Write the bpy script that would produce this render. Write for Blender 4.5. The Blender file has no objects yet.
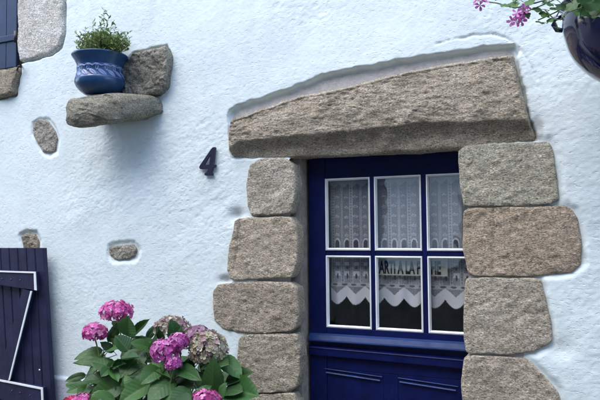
import bpy, bmesh, math, random
import numpy as np
from mathutils import Vector, Matrix, Euler

random.seed(7)
rng = np.random.default_rng(11)
R = math.radians
scene = bpy.context.scene
COL = scene.collection

# ------------------------------------------------------------------ camera
F_PX = 633.0                       # focal length in pixels of the 600 px wide photograph
CAM = Vector((0.0, -2.81, 1.55))
CROT = (Matrix.Rotation(R(24.2), 3, 'Z') @ Matrix.Rotation(R(90 + 2.75), 3, 'X') @ Matrix.Rotation(R(-0.5), 3, 'Z'))
cd = bpy.data.cameras.new('camera'); cam = bpy.data.objects.new('camera', cd); COL.objects.link(cam)
cd.sensor_width = 36; cd.lens = F_PX / 600 * 36; cd.clip_start = .05; cd.clip_end = 2000
cam.matrix_world = Matrix.Translation(CAM) @ CROT.to_4x4()
scene.camera = cam

# ------------------------------------------------------------------ light
SUN_ELEV, SUN_AZ = 62.0, -35.0     # azimuth measured from -Y (street side), negative = from the left
w = bpy.data.worlds.new('World'); scene.world = w; w.use_nodes = True
nt = w.node_tree
sky = nt.nodes.new('ShaderNodeTexSky'); sky.sky_type = 'NISHITA'; sky.sun_disc = False
sky.sun_elevation = R(SUN_ELEV); sky.sun_rotation = R(180 - SUN_AZ)
sky.air_density = 1.0; sky.dust_density = 1.6; sky.ozone_density = 1.0
bg = nt.nodes['Background']; bg.inputs[1].default_value = 0.15
nt.links.new(sky.outputs[0], bg.inputs[0])
sd = bpy.data.lights.new('sun', 'SUN'); sd.energy = 0.5; sd.angle = R(75); sd.color = (1.0, .97, .93)
sun = bpy.data.objects.new('sun', sd); COL.objects.link(sun)
sdir = Vector((math.sin(R(SUN_AZ)) * math.cos(R(SUN_ELEV)), -math.cos(R(SUN_AZ)) * math.cos(R(SUN_ELEV)), math.sin(R(SUN_ELEV))))
sun.rotation_euler = sdir.to_track_quat('Z', 'Y').to_euler(); sun.location = sdir * 20
vs = scene.view_settings
vs.view_transform = 'Standard'; vs.look = 'None'; vs.gamma = 1; vs.exposure = 2.3; vs.use_curve_mapping = False
scene.render.engine = 'CYCLES'
scene.cycles.transparent_max_bounces = 14

# ------------------------------------------------------------------ helpers
def W(px, py, y=0.0):
    """Point of the plane Y=y seen at photo pixel (px, py)."""
    d = CROT @ Vector(((px - 300) / F_PX, -(py - 200) / F_PX, -1))
    t = (y - CAM.y) / d.y
    return CAM + d * t
def WX(px, py, y=0.0): return W(px, py, y).x
def WZ(px, py, y=0.0): return W(px, py, y).z

def _hash(ix, iy, iz, seed):
    h = (ix.astype(np.int64) * 374761393 + iy.astype(np.int64) * 668265263 + iz.astype(np.int64) * 1274126177 + seed * 974634777) & 0xffffffff
    h = ((h ^ (h >> 13)) * 1274126177) & 0xffffffff
    h = ((h ^ (h >> 15)) * 2246822519) & 0xffffffff
    h = h ^ (h >> 16)
    return (h & 0xffff) / 65535.0 * 2 - 1
def vnoise(x, y, z, seed=0):
    x = np.asarray(x, float); y = np.broadcast_to(np.asarray(y, float), x.shape); z = np.broadcast_to(np.asarray(z, float), x.shape)
    ix, iy, iz = np.floor(x), np.floor(y), np.floor(z)
    fx, fy, fz = x - ix, y - iy, z - iz
    s = lambda t: t * t * t * (t * (6 * t - 15) + 10)
    fx, fy, fz = s(fx), s(fy), s(fz)
    ix, iy, iz = ix.astype(np.int64), iy.astype(np.int64), iz.astype(np.int64)
    r = 0
    for a in (0, 1):
        for b in (0, 1):
            for c in (0, 1):
                wgt = (fx if a else 1 - fx) * (fy if b else 1 - fy) * (fz if c else 1 - fz)
                r = r + wgt * _hash(ix + a, iy + b, iz + c, seed)
    return r
def fbm(x, y, z, sc, octv=4, seed=0, gain=.5):
    r = 0; a = 1; t = 0
    for o in range(octv):
        r = r + a * vnoise(np.asarray(x) * sc, np.asarray(y) * sc, np.asarray(z) * sc, seed + o * 17)
        t += a; a *= gain; sc *= 2.03
    return r / t

def sdist(PX, PZ, poly):
    """signed distance (negative inside) of points to a polygon"""
    poly = np.asarray(poly, float); n = len(poly)
    d = np.full(PX.shape, 1e9); ins = np.zeros(PX.shape, bool)
    for i in range(n):
        ax, az = poly[i]; bx, bz = poly[(i + 1) % n]
        ex, ez = bx - ax, bz - az
        L = ex * ex + ez * ez + 1e-12
        t = np.clip(((PX - ax) * ex + (PZ - az) * ez) / L, 0, 1)
        d = np.minimum(d, (PX - ax - t * ex) ** 2 + (PZ - az - t * ez) ** 2)
        c = ((az > PZ) != (bz > PZ)) & (PX < (bx - ax) * (PZ - az) / (bz - az + 1e-12) + ax)
        ins ^= c
    d = np.sqrt(d)
    return np.where(ins, -d, d)
def sstep(a, b, x):
    t = np.clip((x - a) / (b - a), 0, 1); return t * t * (3 - 2 * t)

def chaikin(p, it=2):
    p = np.asarray(p, float)
    for _ in range(it):
        q = np.roll(p, -1, 0)
        p = np.stack([.9 * p + .1 * q, .1 * p + .9 * q], 1).reshape(-1, 2)
    return p
def resample(p, M):
    q = np.vstack([p, p[:1]])
    s = np.concatenate([[0], np.cumsum(np.linalg.norm(np.diff(q, axis=0), axis=1))])
    t = np.linspace(0, s[-1], M, endpoint=False)
    return np.stack([np.interp(t, s, q[:, 0]), np.interp(t, s, q[:, 1])], 1)

def mesh_obj(name, verts, faces, mat=None, parent=None, smooth=True, loc=None):
    me = bpy.data.meshes.new(name)
    me.from_pydata([tuple(v) for v in verts], [], faces); me.update()
    if smooth: me.polygons.foreach_set('use_smooth', [True] * len(me.polygons))
    if mat: me.materials.append(mat)
    return link(name, me, parent)
def link(name, me, parent=None):
    o = bpy.data.objects.new(name, me); COL.objects.link(o)
    if parent is not None:
        o.parent = parent
        o.matrix_parent_inverse = PINV.get(parent.name) or Matrix.Identity(4)
    return o
PINV = {}
def thing(name, label, cat, loc=(0, 0, 0), group=None):
    o = bpy.data.objects.new(name, None); COL.objects.link(o)
    o.location = loc; o.empty_display_size = .1
    PINV[o.name] = Matrix.Translation(Vector(loc)).inverted()
    tag(o, label, cat, group); return o
def tag(o, label, cat, group=None):
    o['label'] = label; o['category'] = cat
    if group: o['group'] = group
    return o
def bm_obj(name, bm, mat, parent=None, smooth=False):
    bmesh.ops.recalc_face_normals(bm, faces=bm.faces)
    me = bpy.data.meshes.new(name); bm.to_mesh(me); bm.free()
    if smooth: me.polygons.foreach_set('use_smooth', [True] * len(me.polygons))
    if mat: me.materials.append(mat)
    return link(name, me, parent)
def add_box(bm, x0, x1, y0, y1, z0, z1, bev=0.0):
    r = bmesh.ops.create_cube(bm, size=1)
    vsx = r['verts']
    for v in vsx:
        v.co = Vector((x0 + (v.co.x + .5) * (x1 - x0), y0 + (v.co.y + .5) * (y1 - y0), z0 + (v.co.z + .5) * (z1 - z0)))
    if bev > 0:
        es = list({e for v in vsx for e in v.link_edges})
        bmesh.ops.bevel(bm, geom=es, offset=bev, segments=2, affect='EDGES', profile=.6)
def box(name, x0, x1, y0, y1, z0, z1, mat, parent=None, bev=0.003):
    bm = bmesh.new(); add_box(bm, min(x0, x1), max(x0, x1), y0, y1, min(z0, z1), max(z0, z1), bev)
    return bm_obj(name, bm, mat, parent)
def add_prism(bm, poly, y0, y1):
    """poly of (x,z) front at y0 extruded to y1"""
    a = [bm.verts.new((p[0], y0, p[1])) for p in poly]; b = [bm.verts.new((p[0], y1, p[1])) for p in poly]
    bm.faces.new(a); bm.faces.new(b[::-1]); n = len(poly)
    for i in range(n): bm.faces.new((a[i], b[i], b[(i + 1) % n], a[(i + 1) % n]))
def tube_geo(pts, rad, seg=6):
    pts = [Vector(p) for p in pts]; n = len(pts)
    rad = rad if isinstance(rad, (list, tuple)) else [rad] * n
    V, Fc = [], []
    up = Vector((.13, .21, .97))
    for i, p in enumerate(pts):
        d = (pts[min(i + 1, n - 1)] - pts[max(i - 1, 0)]).normalized()
        a = d.cross(up)
        if a.length < .1: a = d.cross(Vector((1, 0, 0)))
        a.normalize(); b = d.cross(a)
        for k in range(seg):
            t = 2 * math.pi * k / seg
            V.append(p + (a * math.cos(t) + b * math.sin(t)) * rad[i])
    for i in range(n - 1):
        for k in range(seg):
            k2 = (k + 1) % seg
            Fc.append((i * seg + k, i * seg + k2, (i + 1) * seg + k2, (i + 1) * seg + k))
    Fc.append(tuple(range(seg))[::-1]); Fc.append(tuple((n - 1) * seg + k for k in range(seg)))
    return V, Fc
class Geo:
    def __init__(s): s.V = []; s.F = []; s.C = []
    def add(s, V, Fc, col=None):
        o = len(s.V); s.V += [tuple(v) for v in V]; s.F += [tuple(i + o for i in f) for f in Fc]
        s.C += [col if col else (1, 1, 1)] * len(V)
    def build(s, name, mat, parent=None, smooth=True):
        o = mesh_obj(name, s.V, s.F, mat, parent, smooth)
        at = o.data.color_attributes.new('tint', 'FLOAT_COLOR', 'POINT')
        at.data.foreach_set('color', np.array([(c[0], c[1], c[2], 1) for c in s.C], np.float32).ravel())
        return o
def lathe(prof, cx, cy, seg=48):
    V, Fc = [], []
    n = len(prof)
    for (r, z) in prof:
        for k in range(seg):
            t = 2 * math.pi * k / seg
            V.append((cx + r * math.cos(t), cy + r * math.sin(t), z))
    for i in range(n - 1):
        for k in range(seg):
            k2 = (k + 1) % seg
            Fc.append((i * seg + k, i * seg + k2, (i + 1) * seg + k2, (i + 1) * seg + k))
    return V, Fc

# ------------------------------------------------------------------ materials
class NT:
    def __init__(s, name):
        s.m = bpy.data.materials.new(name); s.m.use_nodes = True
        s.t = s.m.node_tree; s.b = s.t.nodes['Principled BSDF']; s.out = s.t.nodes['Material Output']
    def n(s, typ, **kw):
        nd = s.t.nodes.new(typ)
        for k, v in kw.items():
            if k in nd.inputs: nd.inputs[k].default_value = v
            else: setattr(nd, k, v)
        return nd
    def l(s, a, b): s.t.links.new(a, b)
    def coord(s, which='Object'): return s.n('ShaderNodeTexCoord').outputs[which]
    def noise(s, sc, det=4, rough=.55, vec=None):
        nd = s.n('ShaderNodeTexNoise'); nd.inputs['Scale'].default_value = sc; nd.inputs['Detail'].default_value = det; nd.inputs['Roughness'].default_value = rough
        if vec is not None: s.l(vec, nd.inputs['Vector'])
        return nd.outputs['Fac']
    def ramp(s, fac, stops):
        nd = s.n('ShaderNodeValToRGB'); e = nd.color_ramp.elements
        while len(e) < len(stops): e.new(.5)
        for i, (p, c) in enumerate(stops):
            e[i].position = p; e[i].color = (*c, 1) if len(c) == 3 else c
        s.l(fac, nd.inputs[0]); return nd.outputs[0]
    def mix(s, fac, a, b, mode='MIX'):
        nd = s.n('ShaderNodeMix', data_type='RGBA', blend_type=mode)
        for sock, v in ((nd.inputs[0], fac), (nd.inputs[6], a), (nd.inputs[7], b)):
            if hasattr(v, 'is_linked') or hasattr(v, 'links'): s.l(v, sock)
            elif isinstance(v, (int, float)): sock.default_value = v
            else: sock.default_value = (*v, 1) if len(v) == 3 else v
        return nd.outputs[2]
    def math(s, op, a, b=0.0, c=0.0):
        nd = s.n('ShaderNodeMath', operation=op)
        for i, v in enumerate((a, b, c)):
            if hasattr(v, 'links'): s.l(v, nd.inputs[i])
            else: nd.inputs[i].default_value = v
        return nd.outputs[0]
    def bump(s, h, strength=.5, dist=.005, prev=None):
        nd = s.n('ShaderNodeBump'); nd.inputs['Strength'].default_value = strength; nd.inputs['Distance'].default_value = dist
        s.l(h, nd.inputs['Height'])
        if prev is not None: s.l(prev, nd.inputs['Normal'])
        return nd.outputs[0]
    def attr(s, name, out='Fac'):
        nd = s.n('ShaderNodeAttribute', attribute_name=name); return nd.outputs[out]
    def set(s, col=None, rough=.6, spec=.3, normal=None):
        if col is not None:
            if hasattr(col, 'links'): s.l(col, s.b.inputs['Base Color'])
            else: s.b.inputs['Base Color'].default_value = (*col, 1)
        if hasattr(rough, 'links'): s.l(rough, s.b.inputs['Roughness'])
        else: s.b.inputs['Roughness'].default_value = rough
        s.b.inputs['Specular IOR Level'].default_value = spec
        if normal is not None: s.l(normal, s.b.inputs['Normal'])
        return s.m

def mat_render():
    k = NT('lime_render'); c = k.coord()
    big = k.noise(1.7, 5, .6, c); mid = k.noise(14, 4, .6, c)
    col = k.ramp(big, [(.3, (.655, .755, .757)), (.7, (.725, .812, .803))])
    dirt = k.ramp(mid, [(.35, (.90, .91, .92)), (.6, (1, 1, 1))])
    col = k.mix(.6, col, dirt, 'MULTIPLY')
    ms = k.n('ShaderNodeMapping'); ms.inputs['Scale'].default_value = (5, 5, .8); k.l(c, ms.inputs['Vector'])
    runs = k.ramp(k.noise(1.6, 3, .65, ms.outputs[0]), [(.52, (0, 0, 0)), (.75, (1, 1, 1))])
    col = k.mix(k.math('MULTIPLY', runs, .22), col, (.55, .60, .58))
    blot = k.ramp(k.noise(5.5, 4, .7, c), [(.60, (0, 0, 0)), (.70, (1, 1, 1))])
    col = k.mix(k.math('MULTIPLY', blot, .16), col, (.60, .60, .56))
    mor = k.attr('mortar')
    mn = k.noise(60, 4, .7, c)
    mcol = k.ramp(mn, [(.3, (.34, .315, .30)), (.7, (.50, .47, .45))])
    col = k.mix(mor, col, mcol)
    pl = k.attr('plinth')
    col = k.mix(pl, col, (.46, .50, .56))
    mp = k.n('ShaderNodeMapping'); mp.inputs['Scale'].default_value = (.55, 1, 1.25); k.l(c, mp.inputs['Vector'])
    gate = k.ramp(k.noise(3.1, 4, .6, c), [(.40, (.16, .16, .16)), (.60, (1, 1, 1))])
    f1 = k.noise(190, 3, .65, mp.outputs[0]); f2 = k.noise(85, 3, .6, mp.outputs[0])
    pit = k.ramp(f2, [(.30, (0, 0, 0)), (.43, (1, 1, 1))])
    n1 = k.bump(k.math('MULTIPLY', pit, gate), .46, .005); n2 = k.bump(f1, .24, .003, n1)
    return k.set(col, .92, .15, n2)
def mat_granite():
    k = NT('granite'); c = k.coord()
    oi = k.n('ShaderNodeObjectInfo')
    mp = k.n('ShaderNodeMapping'); mp.inputs['Scale'].default_value = (.7, 1, 1.3); k.l(c, mp.inputs['Vector'])
    big = k.noise(7, 5, .65, c); sp = k.noise(135, 3, .75, mp.outputs[0])
    base = k.ramp(big, [(.28, (.35, .327, .270)), (.5, (.465, .438, .365)), (.72, (.53, .505, .44))])
    vc = k.n('ShaderNodeTexVoronoi'); vc.inputs['Scale'].default_value = 250; k.l(mp.outputs[0], vc.inputs['Vector'])
    sc_ = k.n('ShaderNodeSeparateColor'); k.l(vc.outputs['Color'], sc_.inputs[0])
    crys = k.ramp(sc_.outputs[0], [(.10, (.30, .29, .28)), (.24, (.80, .78, .75)), (.62, (1.06, 1.0, .93)), (.88, (1.18, 1.15, 1.10)), (.97, (1.7, 1.7, 1.68))])
    speck = k.ramp(sp, [(.33, (.48, .47, .46)), (.44, (.97, .97, .97)), (.60, (1.0, 1.0, 1.0)), (.70, (1.3, 1.3, 1.3))])
    col = k.mix(.8, base, crys, 'MULTIPLY'); col = k.mix(.75, col, speck, 'MULTIPLY')
    stain = k.ramp(k.noise(4.3, 6, .7, c), [(.52, (0, 0, 0)), (.68, (1, 1, 1))])
    col = k.mix(k.math('MULTIPLY', stain, .34), col, (.26, .235, .19))
    lich = k.ramp(k.noise(26, 5, .7, c), [(.60, (0, 0, 0)), (.68, (1, 1, 1))])
    col = k.mix(k.math('MULTIPLY', lich, .35), col, (.56, .56, .51))
    och = k.ramp(k.noise(9.5, 5, .75, c), [(.64, (0, 0, 0)), (.72, (1, 1, 1))])
    col = k.mix(k.math('MULTIPLY', och, .22), col, (.42, .30, .14))
    col = k.mix(1.0, col, oi.outputs['Color'], 'MULTIPLY')
    h1 = k.noise(34, 5, .72, mp.outputs[0]); h2 = k.noise(110, 4, .75, mp.outputs[0])
    vo = k.n('ShaderNodeTexVoronoi'); vo.inputs['Scale'].default_value = 70; k.l(c, vo.inputs['Vector'])
    n1 = k.bump(h1, .9, .013); n2 = k.bump(h2, 1.0, .008, n1); n3 = k.bump(vo.outputs['Distance'], .25, .004, n2)
    return k.set(col, .9, .2, n3)
def mp2(k, c):
    m = k.n('ShaderNodeMapping'); m.inputs['Scale'].default_value = (1.6, 1.6, .45); k.l(c, m.inputs['Vector']); return m.outputs[0]
def mat_paint(name, col, rough=.38, var=.25, grain=.15, spec=.45, worn=0.0, wcol=(.10, .11, .16)):
    k = NT(name); c = k.coord()
    nz = k.noise(9, 5, .6, c)
    cc = k.ramp(nz, [(.3, tuple(v * (1 - var) for v in col)), (.7, tuple(min(1, v * (1 + var)) for v in col))])
    mp = k.n('ShaderNodeMapping'); mp.inputs['Scale'].default_value = (60, 60, 5); k.l(c, mp.inputs['Vector'])
    g = k.noise(1.5, 4, .6, mp.outputs[0])
    if worn:
        wf = k.ramp(k.noise(24, 6, .75, mp2(k, c)), [(.64, (0, 0, 0)), (.70, (1, 1, 1))])
        cc = k.mix(k.math('MULTIPLY', wf, worn), cc, wcol)
    rg = k.ramp(k.noise(25, 4, .6, c), [(.3, (rough - .08,) * 3), (.7, (rough + .15,) * 3)])
    return k.set(cc, rg, spec, k.bump(g, grain, .003))
def mat_simple(name, col, rough=.6, spec=.3, var=.15, sc=20):
    k = NT(name); c = k.coord(); nz = k.noise(sc, 4, .6, c)
    cc = k.ramp(nz, [(.3, tuple(v * (1 - var) for v in col)), (.7, tuple(min(1, v * (1 + var)) for v in col))])
    return k.set(cc, rough, spec, k.bump(k.noise(sc * 6, 3, .6, c), .25, .003))
def mat_tint(name, rough=.6, spec=.3, trans=.0, sat=1):
    k = NT(name); col = k.attr('tint', 'Color'); c = k.coord()
    v = k.ramp(k.noise(40, 3, .6, c), [(.3, (.78, .78, .78)), (.7, (1.15, 1.15, 1.15))])
    col = k.mix(1.0, col, v, 'MULTIPLY')
    k.set(col, rough, spec)
    if trans > 0:
        tr = k.n('ShaderNodeBsdfTranslucent'); k.l(col, tr.inputs[0])
        mx = k.n('ShaderNodeMixShader'); mx.inputs[0].default_value = trans
        k.l(k.b.outputs[0], mx.inputs[1]); k.l(tr.outputs[0], mx.inputs[2]); k.l(mx.outputs[0], k.out.inputs[0])
    return k.m
def mat_leaf():
    k = NT('hydrangea_leaf'); oi = k.n('ShaderNodeObjectInfo')
    c = k.coord(); sx = k.n('ShaderNodeSeparateXYZ'); k.l(c, sx.inputs[0])
    ay = k.math('ABSOLUTE', sx.outputs[1])
    v = k.math('SUBTRACT', sx.outputs[0], k.math('MULTIPLY', ay, .75))
    side = k.math('SINE', k.math('MULTIPLY', v, 50))
    sidev = k.ramp(side, [(.86, (0, 0, 0)), (1.0, (1, 1, 1))])
    midv = k.ramp(ay, [(.0, (1, 1, 1)), (.028, (0, 0, 0))])
    vein = k.math('MAXIMUM', k.math('MULTIPLY', sidev, .28), midv)
    base = k.mix(oi.outputs['Random'], (.019, .058, .018), (.050, .116, .030))
    base = k.mix(k.math('MULTIPLY', k.noise(3, 4, .6, c), .55), base, (.035, .10, .035))
    col = k.mix(1.0, base, oi.outputs['Color'], 'MULTIPLY')
    col = k.mix(k.math('MULTIPLY', vein, .30), col, (.13, .22, .08))
    spot = k.ramp(k.noise(7, 5, .7, c), [(.62, (0, 0, 0)), (.72, (1, 1, 1))])
    col = k.mix(k.math('MULTIPLY', k.math('MULTIPLY', spot, oi.outputs['Random']), .55), col, (.16, .15, .035))
    k.set(col, k.ramp(k.noise(6, 3, .6, c), [(.3, (.38,) * 3), (.7, (.58,) * 3)]), .3, k.bump(side, .07, .012))
    tr = k.n('ShaderNodeBsdfTranslucent'); k.l(col, tr.inputs[0])
    mx = k.n('ShaderNodeMixShader'); mx.inputs[0].default_value = .22
    k.l(k.b.outputs[0], mx.inputs[1]); k.l(tr.outputs[0], mx.inputs[2]); k.l(mx.outputs[0], k.out.inputs[0])
    return k.m
def mat_glass():
    k = NT('window_glass'); k.t.nodes.remove(k.b)
    lw = k.n('ShaderNodeLayerWeight'); lw.inputs[0].default_value = .5
    tr = k.n('ShaderNodeBsdfTransparent'); tr.inputs[0].default_value = (.97, .98, .98, 1)
    gl = k.n('ShaderNodeBsdfGlossy'); gl.inputs['Roughness'].default_value = .02
    nz = k.noise(5, 2, .5, k.coord()); k.l(k.bump(nz, .12, .02), gl.inputs['Normal'])
    f = k.math('ADD', k.math('MULTIPLY', k.math('POWER', lw.outputs['Facing'], 5.0), .9), .085)
    mx = k.n('ShaderNodeMixShader'); k.l(f, mx.inputs[0]); k.l(tr.outputs[0], mx.inputs[1]); k.l(gl.outputs[0], mx.inputs[2])
    k.l(mx.outputs[0], k.out.inputs[0]); return k.m
def mat_lace():
    k = NT('cotton_lace'); d = k.attr('lace'); c = k.coord()
    vo = k.n('ShaderNodeTexVoronoi'); vo.inputs['Scale'].default_value = 260; k.l(c, vo.inputs['Vector'])
    thr = k.math('ADD', d, k.math('MULTIPLY', k.math('SUBTRACT', vo.outputs['Distance'], .45), .35))
    cl = k.n('ShaderNodeClamp'); k.l(thr, cl.inputs[0])
    df = k.n('ShaderNodeBsdfDiffuse'); df.inputs[0].default_value = (.88, .89, .93, 1)
    tl = k.n('ShaderNodeBsdfTranslucent'); tl.inputs[0].default_value = (.82, .83, .86, 1)
    m1 = k.n('ShaderNodeMixShader'); m1.inputs[0].default_value = .25; k.l(df.outputs[0], m1.inputs[1]); k.l(tl.outputs[0], m1.inputs[2])
    tr = k.n('ShaderNodeBsdfTransparent')
    mx = k.n('ShaderNodeMixShader'); k.l(cl.outputs[0], mx.inputs[0]); k.l(tr.outputs[0], mx.inputs[1]); k.l(m1.outputs[0], mx.inputs[2])
    k.t.nodes.remove(k.b); k.l(mx.outputs[0], k.out.inputs[0]); return k.m

M_RENDER = mat_render(); M_GRANITE = mat_granite()
M_NAVY = mat_paint('navy_paint', (.0028, .0068, .060), .36, .35, .25, .22, .16, (.03, .04, .10))
M_NAVY_LIT = mat_paint('navy_highlight', (.009, .030, .115), .42, .2, .12, .22)  # lighter copy of the door navy: highlights on the mouldings put into the colour
M_SHUT = mat_paint('shutter_paint', (.017, .018, .052), .5, .4, .4, .3, .45, (.075, .068, .075))
M_SHUTBLUE = mat_paint('shutter_blue_paint', (.006, .026, .075), .45, .3, .2)
M_WHITE = mat_paint('white_paint', (.78, .83, .84), .45, .10, .2, .4, .5, (.40, .42, .44))
M_MORTAR = mat_simple('mortar', (.27, .245, .215), .95, .1, .25, 30)
M_IRON = mat_simple('wrought_iron', (.02, .02, .024), .5, .5, .3, 60)
M_DARKNUM = mat_simple('number_paint', (.012, .014, .035), .35, .5, .2, 80)
M_ROOM = mat_simple('room_plaster', (.40, .33, .27), .95, .1, .3, 4)
M_GLASS = mat_glass(); M_LACE = mat_lace(); M_LEAF = mat_leaf()
M_PETAL = mat_tint('petal', .65, .2, .3); M_STEM = mat_simple('green_stem', (.10, .15, .05), .6, .3, .3, 30)
M_SMALL = mat_tint('small_leaf', .5, .35, .25)
M_SOIL = mat_simple('potting_soil', (.03, .02, .014), .95, .1, .4, 60)
M_PAPER = mat_simple('sign_card', (.42, .42, .36), .8, .2, .08, 10)
M_INK = mat_simple('sign_ink', (.008, .008, .01), .7, .2, .1, 10)
def mat_glaze():
    k = NT('blue_glaze'); t = k.attr('tint', 'Fac'); c = k.coord()
    a = k.ramp(k.noise(18, 4, .6, c), [(.3, (.008, .045, .12)), (.7, (.016, .065, .16))])
    col = k.mix(t, a, (.30, .36, .66))
    return k.set(col, .24, .5, k.bump(k.noise(35, 3, .5, c), .12, .004))
M_GLAZE = mat_glaze()
def mat_cobalt():
    k = NT('cobalt_glaze'); c = k.coord()
    a = k.ramp(k.noise(9, 4, .6, c), [(.3, (.006, .006, .035)), (.7, (.012, .012, .07))])
    m = k.set(a, .10, .6, k.bump(k.noise(10, 3, .5, c), .08, .01)); k.b.inputs['Coat Weight'].default_value = .6; k.b.inputs['Coat Roughness'].default_value = .05
    return m
M_COBALT = mat_cobalt()
def mat_street():
    k = NT('paving'); c = k.coord()
    a = k.ramp(k.noise(2, 6, .65, c), [(.3, (.09, .087, .083)), (.7, (.16, .155, .15))])
    return k.set(a, .9, .2, k.bump(k.noise(30, 5, .7, c), .5, .01))
M_STREET = mat_street()
M_SLATE = mat_simple('slate', (.06, .065, .075), .7, .3, .3, 6)
M_FACADE = mat_simple('stone_facade', (.14, .13, .115), .9, .15, .35, 3)

# ------------------------------------------------------------------ ground
g = mesh_obj('street', [(-400, -400, 0), (400, -400, 0), (400, 400, 0), (-400, 400, 0)], [(0, 1, 2, 3)], M_STREET, None, False)
g['kind'] = 'structure'

# ------------------------------------------------------------------ outlines traced on the wall (photo pixels)
LINTEL_TOP = [(229, 120), (238, 116), (262, 108.5), (290, 98.5), (312, 93), (345, 86), (380, 77), (440, 65), (490, 57), (513, 54)]
LINTEL_ARR = [(229, 152), (237, 143), (256, 140), (300, 136.5), (356, 130), (400, 125), (447, 122), (490, 120.5), (515, 120), (529, 121)]
LINTEL_BOT = [(229, 158), (241, 158), (256, 158), (300, 158), (356, 155), (400, 152.5), (447, 150), (490, 147), (515, 144), (538, 141)]
LPOCK = [(228, 117), (230, 110), (242, 105), (262, 99), (285, 91), (300, 85.5), (322, 76), (345, 71), (372, 67), (400, 61), (430, 57), (460, 52), (500, 47), (513, 46.5), (516, 52), (519, 75), (525, 100), (529, 118), (537, 140), (460, 149), (300, 157), (232, 157.5), (230.5, 140)]
QL = [
 [(250, 166), (259, 160), (285, 159), (296, 165), (299, 182), (298, 200), (294, 212), (270, 215), (252, 215), (248, 206), (247, 182)],
 [(236, 219.5), (268, 218), (294, 217), (299, 226), (302, 245), (300.5, 263), (295, 277), (260, 279), (231, 279), (227, 268), (231, 241)],
 [(214.5, 291), (219, 285), (242, 283), (270, 282), (294, 283), (301, 289), (302.5, 312), (300, 326), (293, 331), (265, 333), (239, 332), (224, 328), (215, 319), (213, 304)],
 [(239.5, 336), (265, 335), (300, 334), (304, 351), (303, 374), (300, 386), (291, 391), (255, 393), (242, 388), (237.5, 360)],
 [(240, 399), (255, 395.5), (297, 393.5), (302, 405), (302, 430), (298, 444), (240, 446), (226, 436), (226, 408)],
 [(236, 449), (298, 447), (303, 470), (300, 505), (240, 506), (232, 480)],
 [(215, 510), (298, 508), (303, 535), (300, 575), (220, 578), (212, 540)],
]
QR = [
 [(458, 152), (466, 146), (515, 143.5), (548, 142), (552, 148), (557, 180), (559.5, 199), (549, 204), (507, 206), (464, 206), (460, 186)],
 [(464, 208.5), (515, 207.5), (564, 206), (572, 211), (578, 222), (582, 242), (581, 263), (571, 272), (537, 276), (468, 276), (463, 246)],
 [(465, 280), (482, 277.5), (540, 279), (545, 298), (552, 326), (551, 342), (534, 351), (510, 354), (467, 353), (463.5, 330)],
 [(465, 356), (510, 357), (527, 359), (541, 374), (557, 391), (563, 408), (555, 424), (510, 427), (467, 427), (461, 385)],
 [(466, 430), (530, 430), (585, 434), (590, 470), (582, 498), (467, 494), (462, 460)],
 [(466, 498), (540, 500), (560, 540), (555, 580), (466, 576)],
]
SMALL = [
 [(33, 123), (40, 119.5), (47, 120), (54, 128), (58, 139), (55.5, 151), (49, 154), (43, 152), (37, 142), (33, 133)],
 [(22, 236), (29, 233), (36, 234), (39.5, 241), (38.5, 249), (24, 249)],
 [(109.5, 247), (119, 244.5), (133, 244), (137, 250), (135, 257), (128, 259.5), (114, 259.5), (110, 255)],
]
UPRIGHT = [(122, 66), (133, 54), (150, 49), (166, 46), (169, 55), (167, 72), (165.5, 86), (159, 93), (140, 97), (122, 97)]
WQUOIN = [(18, -70), (40, -72), (64, -70), (66, -30), (64, 10), (64, 33), (60, 47), (50, 55), (33, 59), (19, 62), (18, 20)]
WSILL = [(-150, 74), (-60, 71), (0, 69), (18, 67), (19.5, 72), (15.5, 87), (15, 94), (0, 98.5), (-60, 102), (-150, 103)]
def wpoly(pp, y=0.0): return [(W(a, b, y).x, W(a, b, y).z) for a, b in pp]

# ------------------------------------------------------------------ the house
house = thing('house', 'white lime rendered cottage front with granite door surround and blue glazed door', 'house', (-1.2, 0, 0))
DOOR_Y = 0.13
DX0 = WX(309, 260, DOOR_Y); P1X0 = WX(325.5, 250, DOOR_Y); P1X1 = WX(370.5, 250, DOOR_Y)
P2X0 = WX(374.7, 250, DOOR_Y); P2X1 = WX(422, 252, DOOR_Y); P3X0 = WX(427, 252, DOOR_Y)
PWID = ((P1X1 - P1X0) + (P2X1 - P2X0)) / 2
P3X1 = P3X0 + PWID; DX1 = P3X1 + (P1X0 - DX0)
R1T = WZ(347, 177.8, DOOR_Y); R1B = WZ(348, 250.6, DOOR_Y); R2T = WZ(348, 255.6, DOOR_Y); R2B = WZ(348, 328.6, DOOR_Y)
DZT = WZ(385, 140, DOOR_Y)

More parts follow.
